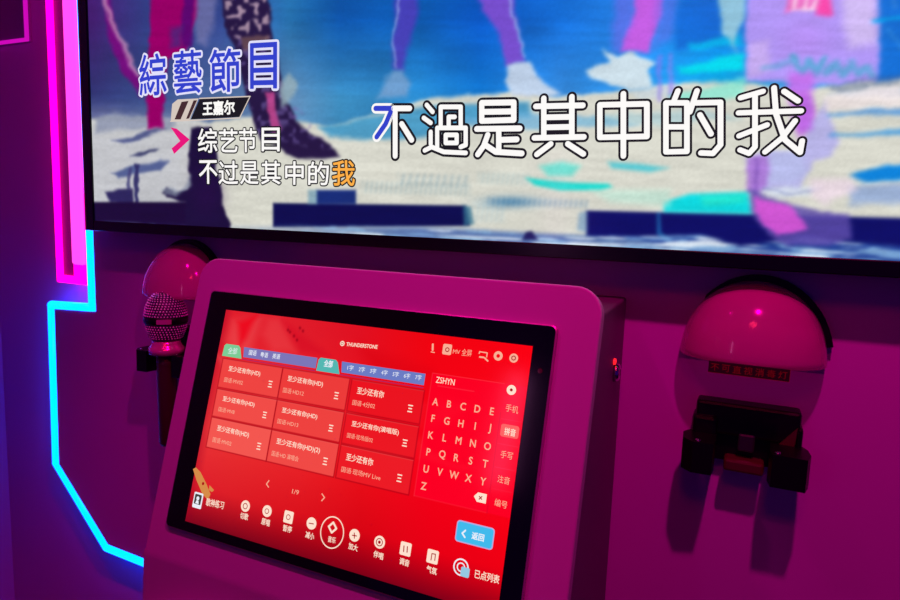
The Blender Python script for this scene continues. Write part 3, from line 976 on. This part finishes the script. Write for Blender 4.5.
# speckle of small dark marks at the top
for x, y in ((290, 332), (294, 336), (300, 328), (303, 331), (288, 330), (297, 340)):
    cd_.blob(x, y, 1.2, 1.6, (150, 0, 20), .8)
C1 = (k_(221, 372)[0], k_(280.5, 379)[0]); C2 = (k_(281.5, 380)[0], k_(347.5, 391)[0]); C3 = (k_(350.5, 392)[0], k_(422, 404)[0])
RW = [(k_(223.4, 359)[1], k_(218, 386.5)[1]), (k_(216, 389)[1], k_(210.5, 415)[1]), (k_(211, 417.5)[1], k_(204.6, 446)[1])]
def rect(u0, u1, v0, v1): return [(u0, v0), (u1, v0), (u1, v1), (u0, v1)]
px_ = .0011
for ci, (a, b) in enumerate((C1, C2, C3)):
    for ri, (t, bt) in enumerate(RW):
        al = (.46, .34, .14)[ci] * (0.7, .9, 1.15)[ri]
        cd_.poly(rect(a - .0016, b + .0016, bt - .0016, t + .0016), (150, 0, 14), .0008, .55, True)
        cd_.poly(rect(a, b, bt, t), (236, 40, 40) if ci < 2 else (238, 8, 20), .0006, .9, True)
        cd_.poly(rect(a, b, bt, t), (255, 130, 115), .0006, al, True)
        cd_.line([(a, t), (b, t)], (255, 140, 130), .0008, .0006, .35, True)
# keyboard panel
ka, kb_, kt, kbt = k_(424, 430)[0], k_(497, 440)[0], k_(432, 373)[1], k_(416, 496)[1]
kr = k_(521, 440)[0]
cd_.poly(rect(ka, kr, kbt, kt), (255, 0, 36), .0008, .75, True)
cd_.line([(ka, kbt), (ka, kt), (kb_, kt)], (255, 90, 100), .0009, .0008, .45, True)
cd_.line([(ka, kbt), (kb_, kbt)], (255, 90, 100), .0009, .0008, .35, True)
v_in = k_(446, 387)[1]
cd_.line([(ka + .01, v_in), (ka + .06, v_in)], (255, 110, 110), .0008, .0008, .5, True)
cd_.line([(kb_, kbt), (kb_, v_in - .02)], (220, 0, 30), .0012, .001, .6, True)
for (x, y) in ((503, 419), (502, 444), (501, 468), (499, 490)):
    v = k_(x, y)[1]
    cd_.line([(kb_ + .002, v), (kr - .002, v)], (255, 70, 80), .0007, .0008, .5, True)
# thin dark line under tab bar is part of the interface frame
disp = cd_.build('display', screen_mat('kiosk_picture', 0.12, 0.4), None)
disp.parent = TS
def unparent_offset(o, parent):
    loc = Vector((0, 0, 0)); p = parent
    while p is not None:
        loc += p.location; p = p.parent
    o.data.transform(Matrix.Translation(-loc))
unparent_offset(disp, TS)

ui_w = ink('interface_cream', (255, 226, 206)); ui_s = ink('interface_salmon', (250, 176, 150)); ui_tab = ink('interface_green', (124, 204, 150)); ui_tab2 = ink('interface_teal', (84, 184, 178))
ui_bar = ink('interface_blue_bar', (124, 118, 184)); ui_bar2 = ink('interface_blue_bar_light', (108, 124, 196)); ui_btn = ink('interface_cyan', (64, 186, 236)); ui_btnrim = ink('interface_button_rim', (176, 170, 226))
ui_red = ink('interface_red', (170, 0, 20)); ui_wh = ink('interface_white', (235, 240, 250)); ui_gold = ink('interface_gold', (214, 140, 72)); ui_pad = ink('interface_pad', (255, 100, 100)); ui_dark = ink('interface_grey', (70, 66, 60)); ui_line = ink('interface_rule', (170, 40, 100))

UIM = [ui_w, ui_red, ui_s, ui_pad, ui_btnrim, ui_btn, ui_wh, ink('interface_hand', (150, 200, 224)), ui_dark, ui_gold, ui_tab, ui_tab2, ui_bar, ui_bar2, ui_line]
bmk = bmesh.new()
def flush(name, label=None):
    """everything drawn since the last call becomes one part of the touchscreen"""
    global bmk
    o = screen_kid(name, bmk, None, TS)
    used = sorted({p.material_index for p in o.data.polygons})
    for m in used:
        o.data.materials.append(UIM[m])
    for p in o.data.polygons:
        p.material_index = used.index(p.material_index)
    if label: o['label'] = label
    bmk = bmesh.new()
    return o
def fit(text, u0, u1, v0, h_, off=.012, mi=0):
    x0, x1, y0, y1 = box_of(text)
    put_glyphs(bmk, KD, text, lambda x, y: (u0 + (x - x0) / (x1 - x0) * (u1 - u0), v0 + (y - y0) / (y1 - y0) * h_), h_ / (y1 - y0), off, .0009, mi)
def disc(x, y, r=.0078, mi=0, n=.0009): put_disc(bmk, KD, *k_(x, y), r, n, mi)
def ring(x, y, r0, r1, mi=1, n=.0013): put_ring(bmk, KD, *k_(x, y), r0, r1, n, mi)
def rbox(x, y, w2, h2, r, mi=0, n=.0009):
    u, v = k_(x, y); put_poly(bmk, KD, rounded(u - w2, u + w2, v - h2, v + h2, r, 5), n, mi)
def stroke(pts, wd, mi=0, n=.0009): put_stroke(bmk, KD, [k_(*p) for p in pts], wd, n, mi)
def word(tx, x0, y0, x1, y1, h_, off=.02, mi=0, n=.0010): put_text(bmk, KD, tx, (x0, y0), (x1, y1), h_, off, n, mi)

# tab bar: two green tabs, two lilac bars
vt0, vt1 = k_(224, 356)[1], k_(225, 343.5)[1]
bt0, bt1 = k_(243, 357)[1], k_(244, 347)[1]
def tabpoly(u0, u1, mi):
    s = .006
    put_poly(bmk, KD, [(u0, vt0), (u1 + s * .8, vt0), (u1 - .001, vt1 - .003), (u1 - .005, vt1), (u0 + .004, vt1), (u0 + .001, vt1 - .003)], .0005, mi)
bu = [k_(243.5, 352)[0], k_(317, 362)[0], k_(341.5, 366)[0], k_(425, 379)[0]]
tabpoly(k_(223.5, 350)[0], k_(240.5, 352)[0], 10)
word('全部', 228, 353.5, 237, 354.6, 6.5, .0, 6)
flush('tab', 'green tab')
tabpoly(k_(318, 362)[0], k_(338.5, 364)[0], 11)
word('全部', 324, 366.5, 332.5, 367.8, 7, .025, 6)
flush('tab', 'teal tab')
put_poly(bmk, KD, [(bu[0] + .002, bt0), (bu[1], bt0), (bu[1], bt1), (bu[0], bt1)], .0005, 12)
for tx, x, y in (('国语', 249, 355), ('粤语', 260.5, 357), ('英语', 272.5, 358.5)):
    word(tx, x, y, x + 7.5, y + .9, 5.2, .01, 6)
put_poly(bmk, KD, [(bu[0], vt0 - .0010), (bu[1], vt0 - .0010), (bu[1], vt0 + .0002), (bu[0], vt0 + .0002)], .0006, 14)
flush('tab_bar', 'lilac bar beside the green tab')
put_poly(bmk, KD, [(bu[2] + .002, bt0), (bu[3], bt0), (bu[3], bt1), (bu[2], bt1)], .0005, 13)
for k, tx in enumerate(('1字', '2字', '3字', '4字', '5字', '6字', '7字')):
    x, y = 347.5 + k * 11.3, 370 + k * 1.6
    word(tx, x, y, x + 6, y + .8, 5.2, .005, 6)
put_poly(bmk, KD, [(bu[2], vt0 - .0010), (bu[3], vt0 - .0010), (bu[3], vt0 + .0002), (bu[2], vt0 + .0002)], .0006, 14)
flush('tab_bar', 'blue bar beside the teal tab')

# song entries
names = [['至少还有你(HD)', '至少还有你(HD)', '至少还有你'], ['至少还有你(HD)', '至少还有你(HD)', '至少还有你(演唱版)'], ['至少还有你(HD)', '至少还有你(HD)(2)', '至少还有你']]
subs = [['国语·MV02', '国语·HD12', '国语·4分02'], ['国语·MV8', '国语·HD13', '国语·现场版02'], ['国语·MV02', '国语·HD 演唱会', '国语·现场MV Live']]
for ri in range(3):
    for ci, (a, b) in enumerate((C1, C2, C3)):
        t, bt = RW[ri]
        W_, H_ = b - a, t - bt
        nm = names[ri][ci]
        wid = {5: .38, 9: .54, 12: .66, 10: .66}.get(len(nm), .5)
        off_u = (.13, .10, .10)[ci]
        fit(nm, a + W_ * off_u, a + W_ * (off_u + wid), t - H_ * .42, H_ * .22, .012)
        fit(subs[ri][ci], a + W_ * (off_u - .04), a + W_ * (off_u - .04 + min(.56, .046 * len(subs[ri][ci]))), t - H_ * .80, H_ * .17, .0, 2)
        flush('song_entry')
        for k in range(3):
            lu = a + W_ * .86; lv = t - H_ * (.50 + k * .095)
            lw = .0034 - .0008 * (k == 1)
            put_poly(bmk, KD, [(lu - lw, lv - .0008), (lu + lw, lv - .0008), (lu + lw, lv + .0008), (lu - lw, lv + .0008)], .0009, 0)
        flush('list_icon')
# top line
disc(342.8, 343.6, .0036); ring(342.8, 343.6, .0014, .0022)
word('THUNDERSTONE', 346.5, 346, 377.5, 349, 3.8, .02)
flush('brand_mark', 'small maker mark at the top')
stroke([(433.2, 344.5), (433, 350)], .0026, 2); stroke([(431.5, 352), (434.8, 352.6)], .0012, 2)
flush('status_icon', 'microphone sign')
rbox(447.5, 349.5, .0062, .0068, .002, 2); ring(447.8, 349.8, .0018, .003)
word('MV', 453, 353.5, 460, 354.3, 4.2, .0, 2); word('全屏', 461.5, 355.6, 471.5, 356.8, 7, .0, 2)
flush('status_icon', 'full picture sign with two characters')
stroke([(479.5, 353.5), (480, 351.8), (487.5, 353), (487, 357)], .0014, 2); stroke([(480, 357), (484, 357.5)], .002, 2); stroke([(485, 358), (488, 361)], .002, 2)
flush('status_icon', 'casting sign')
ring(498.5, 356, .0024, .0058, 2, .0009); flush('status_icon', 'gear ring')
disc(514, 358.2, .0056, 2); ring(514, 358.2, .0018, .003); flush('status_icon', 'round face sign')
# pager
stroke([(269.5, 480.5), (267, 484), (269, 487)], .0015, 2); flush('page_arrow')
stroke([(322.5, 493.8), (325, 497.5), (322.2, 500.6)], .0015, 2); flush('page_arrow')
word('1/9', 292.3, 493.3, 298.8, 494.8, 4.6, .005, 2); flush('page_number')
# search field
word('ZSHYN', 436, 382.6, 454.5, 385.6, 6.2, .004)
flush('search_field', 'typed letters')
disc(511.7, 390, .0060); put_disc(bmk, KD, *k_(511.7, 390), .0018, .0013, 1)
flush('clear_button')
# control row: every sign with its caption
def cap(tx, x0, y0, x1, y1, h_): word(tx, x0, y0, x1, y1, h_, .02)
disc(246, 506); ring(246, 506, .003, .0042); cap('切歌', 240.3, 518.3, 248, 520.3, 6.6); flush('control_button', 'round skip button')
disc(267.6, 511); ring(267.6, 511, .0026, .0036); cap('原唱', 261.5, 524, 269.5, 526.5, 6.6); flush('control_button', 'round original voice button')
rbox(289, 517, .0076, .008, .002); ring(289, 517, .0026, .0036); cap('暂停', 283, 530.5, 291.5, 533, 6.6); flush('control_button', 'square pause button')
disc(312, 523.3); stroke([(309.8, 523), (314.2, 523.8)], .0013, 1, .0013); cap('减小', 305.5, 537.2, 314, 540.2, 6.8); flush('control_button', 'round minus button')
put_ring(bmk, KD, *k_(332.5, 532.3), .0168, .0182, .0009, 0, 40, 1.12)
u, v = k_(333, 527.4)
for q in (((-.006, 0), (0, .0065)), ((0, .0065), (.006, 0)), ((.006, 0), (0, -.0065)), ((0, -.0065), (-.006, 0))):
    put_stroke(bmk, KD, [(u + q[0][0], v + q[0][1]), (u + q[1][0], v + q[1][1])], .0026, .0009, 0)
cap('音乐', 328, 541.5, 335.5, 543.5, 6.2); flush('control_button', 'large ringed knob')
disc(355, 535.2); stroke([(353, 535), (357.2, 535.8)], .0013, 1, .0013); stroke([(355, 532.8), (355, 538)], .0013, 1, .0013); cap('加大', 348.5, 548.6, 357.5, 551.6, 6.8); flush('control_button', 'round plus button')
disc(380, 542); ring(380, 542, .0038, .005); put_disc(bmk, KD, *k_(380, 542), .002, .0013, 1); cap('伴唱', 373.5, 556.6, 383, 560, 6.8); flush('control_button', 'round disc button')
rbox(406, 548.8, .0076, .008, .002); stroke([(404.6, 545.8), (404.2, 551.3)], .0014, 1, .0013); stroke([(408, 546.5), (407.6, 552)], .0014, 1, .0013); cap('调音', 399.5, 563.6, 409, 566.8, 6.8); flush('control_button', 'square mixer button')
rbox(433, 556.5, .0076, .008, .002); stroke([(431.5, 559.8), (432.5, 553.4), (436, 554), (435.3, 560.2)], .0012, 1, .0013); cap('气氛', 426.5, 571.6, 436.5, 575, 7); flush('control_button', 'square mood button')
# keyboard letters: five columns, six rows
A_, E_, U0, Y_ = k_(435.8, 401.8), k_(492.3, 411.5), k_(427, 469), k_(484, 480.2)
for i, ch in enumerate('ABCDEFGHIJKLMNOPQRSTUVWXYZ'):
    r, c = divmod(i, 5)
    u = A_[0] + (E_[0] - A_[0]) * c / 4 + (U0[0] - A_[0]) * r / 4 * .6
    v = A_[1] + (U0[1] - A_[1]) * r / 4 + (E_[1] - A_[1]) * c / 4 * .6
    put_char(bmk, KD, ch, u, v, .0090, .012, .0010, 2, .9)
    flush('letter_key')
u, v = k_(480.8, 497.6); put_poly(bmk, KD, [(u - .0085, v), (u - .004, v + .0055), (u + .0075, v + .0055), (u + .0075, v - .0055), (u - .004, v - .0055)], .0009, 0)
stroke([(479.8, 496.2), (482.2, 499.2)], .0012, 1, .0013); stroke([(482.4, 496.4), (479.6, 499)], .0012, 1, .0013)
flush('backspace_key')
# side tabs
for tx, x0, y0, x1, y1 in (('手机', 505.5, 411, 518, 414), ('手写', 500.5, 457.5, 512.5, 460), ('注音', 497.5, 482, 509.5, 485), ('编号', 494.5, 505.5, 507, 509)):
    word(tx, x0, y0, x1, y1, 7.6, .0, 2); flush('input_mode')
u, v = k_(510, 431.3); put_poly(bmk, KD, rounded(u - .0115, u + .0115, v - .0075, v + .0075, .003, 5), .0010, 3)
word('拼音', 504.5, 434.5, 515.5, 436.8, 7.5, .02, 0, .0018); flush('input_mode', 'highlighted input mode')
# return button
u0_, v0_ = k_(475, 534.6)
hw, hh = (k_(494, 538)[0] - k_(456, 531)[0]) / 2, .0125
put_poly(bmk, KD, rounded(u0_ - hw, u0_ + hw, v0_ - hh, v0_ + hh, .004, 5), .0009, 4)
put_poly(bmk, KD, rounded(u0_ - hw + .0014, u0_ + hw - .0014, v0_ - hh + .0014, v0_ + hh - .0014, .003, 5), .0012, 5)
stroke([(466, 530.2), (462.8, 533), (465.4, 537)], .002, 6, .0016)
word('返回', 472, 538.5, 484, 541.5, 7.2, .03, 6, .0018)
flush('return_button', 'cyan return button')
# chosen songs
ring(461.3, 567, .0082, .0099, 6, .0009); ring(461.3, 567, .004, .0054, 6, .0009); rbox(465.5, 572, .0055, .0056, .002, 7, .0013)
word('已点列表', 474.5, 577.6, 499, 584, 8.8, .015); flush('chosen_list_button', 'target sign with a pointing hand')
# portrait and rocket
u, v = k_(198.4, 500.3); put_poly(bmk, KD, rounded(u - .0085, u + .0085, v - .011, v + .011, .0018, 4), .0009, 6); put_poly(bmk, KD, rounded(u - .0064, u + .0064, v - .0055, v + .0085, .0012, 4), .0012, 8)
put_disc(bmk, KD, u, v + .003, .0028, .0015, 6); put_poly(bmk, KD, [(u - .0033, v - .0045), (u + .0033, v - .0045), (u + .002, v), (u - .002, v)], .0015, 6)
word('歌神练习', 206, 505.3, 223.5, 509.3, 8, .015); flush('practice_button', 'portrait sign with four characters')
put_poly(bmk, KD, [k_(*p) for p in ((193.5, 469), (196.5, 467.4), (201, 472), (207, 484), (211, 494), (208.5, 500), (203, 494), (197, 480))], .0008, 9)
put_disc(bmk, KD, *k_(203.8, 483.5), .0022, .0011, 1)
put_poly(bmk, KD, [k_(*p) for p in ((210, 485), (214.5, 490), (212.5, 492), (209.5, 490))], .0008, 9)
flush('rocket_picture', 'golden rocket picture')
bmk.free()

# ================================================================== microphone sanitizers
ZD, DX = 1.272, 0.022
DA, DB, DC = 0.094, 0.078, 0.108
san = empty('microphone_sanitizer', (DX, 0, 1.10), 'pink domed microphone sanitizer with a sticker and an empty black holder, right of kiosk', 'microphone sanitizer', 'domed microphone sanitizers beside the kiosk')
bm = bmesh.new()
arch = [(DX + DA * math.cos(math.pi * k / 28), ZD + DC * math.sin(math.pi * k / 28)) for k in range(29)]
prism(bm, arch, 0.0, -0.010, lambda u, v, a: (u, a, v))
kid('back_plate', bm, M['kiosk'], san)
bm = bmesh.new()
g0 = [(DX + .004 + (DA + .004) * math.cos(math.pi * k / 28), ZD + (DC + .009) * math.sin(math.pi * k / 28)) for k in range(2, 22)]
g1 = [(DX + (DA + .0005) * math.cos(math.pi * k / 28), ZD + (DC + .0005) * math.sin(math.pi * k / 28)) for k in range(2, 22)]
prism(bm, g0 + g1[::-1], 0.0, -0.014, lambda u, v, a: (u, a, v))
kid('gasket', bm, M['black'], san)
bm = bmesh.new()
nt_, np_ = 20, 40
def dome_pt(t, p, k=1.0):
    st = math.sin(t) ** .94
    sp = max(0.0, math.sin(p))
    return (DX + DA * k * st * math.cos(p), -0.010 - DB * k * st * sp ** .85, ZD + DC * k * math.cos(t))
prev_rim = None
for kk in (1.0, .965):
    grid = [[bm.verts.new(dome_pt(math.pi / 2 * i / nt_ + (1e-4 if i == 0 else 0), math.pi * j / np_, kk)) for j in range(np_ + 1)] for i in range(nt_ + 1)]
    for i in range(nt_):
        for j in range(np_):
            q = (grid[i][j], grid[i + 1][j], grid[i + 1][j + 1], grid[i][j + 1])
            bm.faces.new(q if kk == 1.0 else q[::-1])
    if prev_rim:
        for j in range(np_):
            bm.faces.new((prev_rim[j], grid[nt_][j], grid[nt_][j + 1], prev_rim[j + 1]))
    prev_rim = grid[nt_]
kid('dome', bm, M['dome'], san, True)

# black fork holder: bar on the wall, two prongs, post and red rest
bm = bmesh.new()
hx0, hx1 = DX - .064, DX + .070
bx(bm, hx0, hx1, -.034, 0.0, 1.160, 1.206, bev=.004)
bx(bm, hx0 - .004, hx0 + .030, -.040, 0.0, 1.120, 1.186, bev=.006)
bx(bm, hx1 - .004, hx1 + .003, -.040, 0.0, 1.120, 1.186, bev=.003)
bx(bm, hx0 + .004, hx1 - .004, -.020, 0.0, 1.118, 1.166, bev=.003)
prong = lambda q: prism(bm, q, 1.116, 1.160, lambda u, v, a: (u, v, a))
prong([(hx0 + .002, -.018), (hx0 + .030, -.018), (DX - .034, -.066), (DX - .036, -.086), (DX - .062, -.088), (DX - .076, -.074), (DX - .078, -.046)])
prong([(hx1 - .034, -.018), (hx1 - .002, -.018), (DX + .080, -.046), (DX + .082, -.068), (DX + .077, -.088), (DX + .036, -.088), (DX + .033, -.066)])
hold = kid('holder', bm, M['black'], san)
bm = bmesh.new(); bx(bm, DX - .006, DX + .016, -.036, -.020, 1.140, 1.166, bev=.003); kid('post', bm, mat('dark_grey_plastic', (34, 28, 44), .4), hold)
bm = bmesh.new(); bx(bm, DX - .022, DX + .030, -.046, -.018, 1.112, 1.130, bev=.004); kid('rest', bm, M['redplastic'], hold)
bm = bmesh.new(); prism(bm, [(hx1 - .026, 1.158), (hx1 - .006, 1.158), (hx1 - .004, 1.186)], -.0345, -.0375, lambda u, v, a: (u, a, v)); kid('clip', bm, M['redplastic'], hold)  # last piece: added red triangle standing in for the gap through to the wall
for sx in (DX - .056, DX + .042):
    bm = bmesh.new(); lathe(bm, [(0, .003), (.003, .0025), (.0042, 0), (0, 0)], (sx, -.080, 1.160), 16, (0, 0, 1)); kid('screw', bm, M['chrome'], hold, True)

# a plain copy for the left, before the sticker goes on
left = copy_tree(san)
left.location.x = -1.056
left['label'] = 'pink domed microphone sanitizer left of the kiosk, holding the glittery microphone under its dome'

SP_ = wall_plane(-.010 - DB - .0015)
bm = bmesh.new()
sx0, sx1, sz0, sz1 = DX - .051, DX + .046, ZD - .013, ZD + .003
bx(bm, sx0, sx1, -.010 - DB - .0012, -.010 - DB + .0008, sz0, sz1, bev=.0004)
stk = kid('sticker', bm, M['sticker'], san)
tag(stk, 'narrow dark red sticker with orange characters')
bm = bmesh.new()
for k, ch in enumerate('不可直视消毒灯'):
    cxx = sx0 + .008 + (sx1 - sx0 - .016) * k / 6
    put_char(bm, SP_, ch, cxx, (sz0 + sz1) / 2, .0078, .015, 0.0)
for a, b in (((sx0, sz0), (sx1, sz0)), ((sx1, sz0), (sx1, sz1))):
    put_stroke(bm, SP_, [(a[0], a[1] + .0006), (b[0], b[1])], .0006, .0)
screen_kid('warning_text', bm, [M['stickerink']], stk)

# ------------------------------------------------------------------ the glittery microphone in the left holder
MX, MY, MZ = -1.045, -0.076, 1.236
mic = empty('microphone', (MX, MY, 0.96), 'rhinestone studded microphone standing in the left holder under the pink dome', 'microphone')
def headprof(k=1.0):
    return [(0.0, .050), (.011, .0487), (.022, .0440), (.031, .034), (.0375, .020), (.0402, .004), (.0398, -.010), (.0375, -.024), (.0335, -.036), (.027, -.048), (0, -.048)]
bm = bmesh.new(); lathe(bm, headprof(), (MX, MY, MZ), 40); head = kid('grille', bm, M['mesh'], mic, True)
bm = bmesh.new()
hp = headprof()
ring_i = 0
z = .0505
def rad(z):
    for (r0, z0), (r1, z1) in zip(hp[:-1], hp[1:]):
        if z1 <= z <= z0 and z0 > z1:
            return r0 + (r1 - r0) * (z0 - z) / (z0 - z1)
    return 0.01
s_ = 0.0
zz = .0505
while zz > -.046:
    r = rad(zz)
    if not (-.0145 < zz < .002):
        n = max(6, int(2 * math.pi * r / .0058))
        for k in range(n):
            a = 2 * math.pi * (k + .5 * (ring_i % 2)) / n
            bmesh.ops.create_icosphere(bm, subdivisions=1, radius=.0018 * random.uniform(.8, 1.15), matrix=Matrix.Translation((MX + r * math.cos(a), MY + r * math.sin(a), MZ + zz)))
    ring_i += 1
    slope = (rad(zz - .002) - r) / .002
    zz -= .0052 / math.sqrt(1 + slope * slope)
o = kid('rhinestones', bm, M['stone'], mic)
tag(o, 'rows of glittering stones over the round head', kind='stuff')
bm = bmesh.new(); lathe(bm, [(.0390, .002), (.0413, .0005), (.0420, -.006), (.0413, -.012), (.0380, -.0135)], (MX, MY, MZ), 40); kid('ring', bm, M['black'], mic, True)
dirc = Vector((CAM[0] - MX, CAM[1] - MY, 0)).normalized()
ang = math.atan2(dirc.y, dirc.x) - .1
bm = bmesh.new()
pp = [(ang + t, z) for t in np.linspace(-.32, .32, 9) for z in (0,)]
lo = [bm.verts.new((MX + .0430 * math.cos(a), MY + .0430 * math.sin(a), MZ - .0105)) for a, _ in pp]
hi = [bm.verts.new((MX + .0430 * math.cos(a), MY + .0430 * math.sin(a), MZ - .0015)) for a, _ in pp]
lo2 = [bm.verts.new((MX + .0410 * math.cos(a), MY + .0410 * math.sin(a), MZ - .0105)) for a, _ in pp]
hi2 = [bm.verts.new((MX + .0410 * math.cos(a), MY + .0410 * math.sin(a), MZ - .0015)) for a, _ in pp]
for i in range(8):
    bm.faces.new((lo[i], lo[i + 1], hi[i + 1], hi[i])); bm.faces.new((lo2[i], hi2[i], hi2[i + 1], lo2[i + 1]))
    bm.faces.new((hi[i], hi[i + 1], hi2[i + 1], hi2[i])); bm.faces.new((lo[i], lo2[i], lo2[i + 1], lo[i + 1]))
bm.faces.new((lo[0], hi[0], hi2[0], lo2[0])); bm.faces.new((lo[8], lo2[8], hi2[8], hi[8]))
kid('badge', bm, M['collar'], mic)
bm = bmesh.new(); lathe(bm, [(0, -.044), (.026, -.047), (.0275, -.054), (.030, -.060), (.034, -.064), (.034, -.0755), (0, -.0755)], (MX, MY, MZ), 36); kid('collar', bm, M['collar'], mic, True)
bm = bmesh.new(); lathe(bm, [(0, -.075), (.0200, -.075), (.0200, -.10), (.0185, -.18), (.0175, -.262), (.015, -.268), (0, -.268)], (MX, MY, MZ), 32); kid('handle', bm, M['michandle'], mic, True)

# the lettering tool object is not part of the room
bpy.data.objects.remove(_fo)
for m_ in [m_ for m_ in bpy.data.meshes if m_.users == 0]:
    bpy.data.meshes.remove(m_)
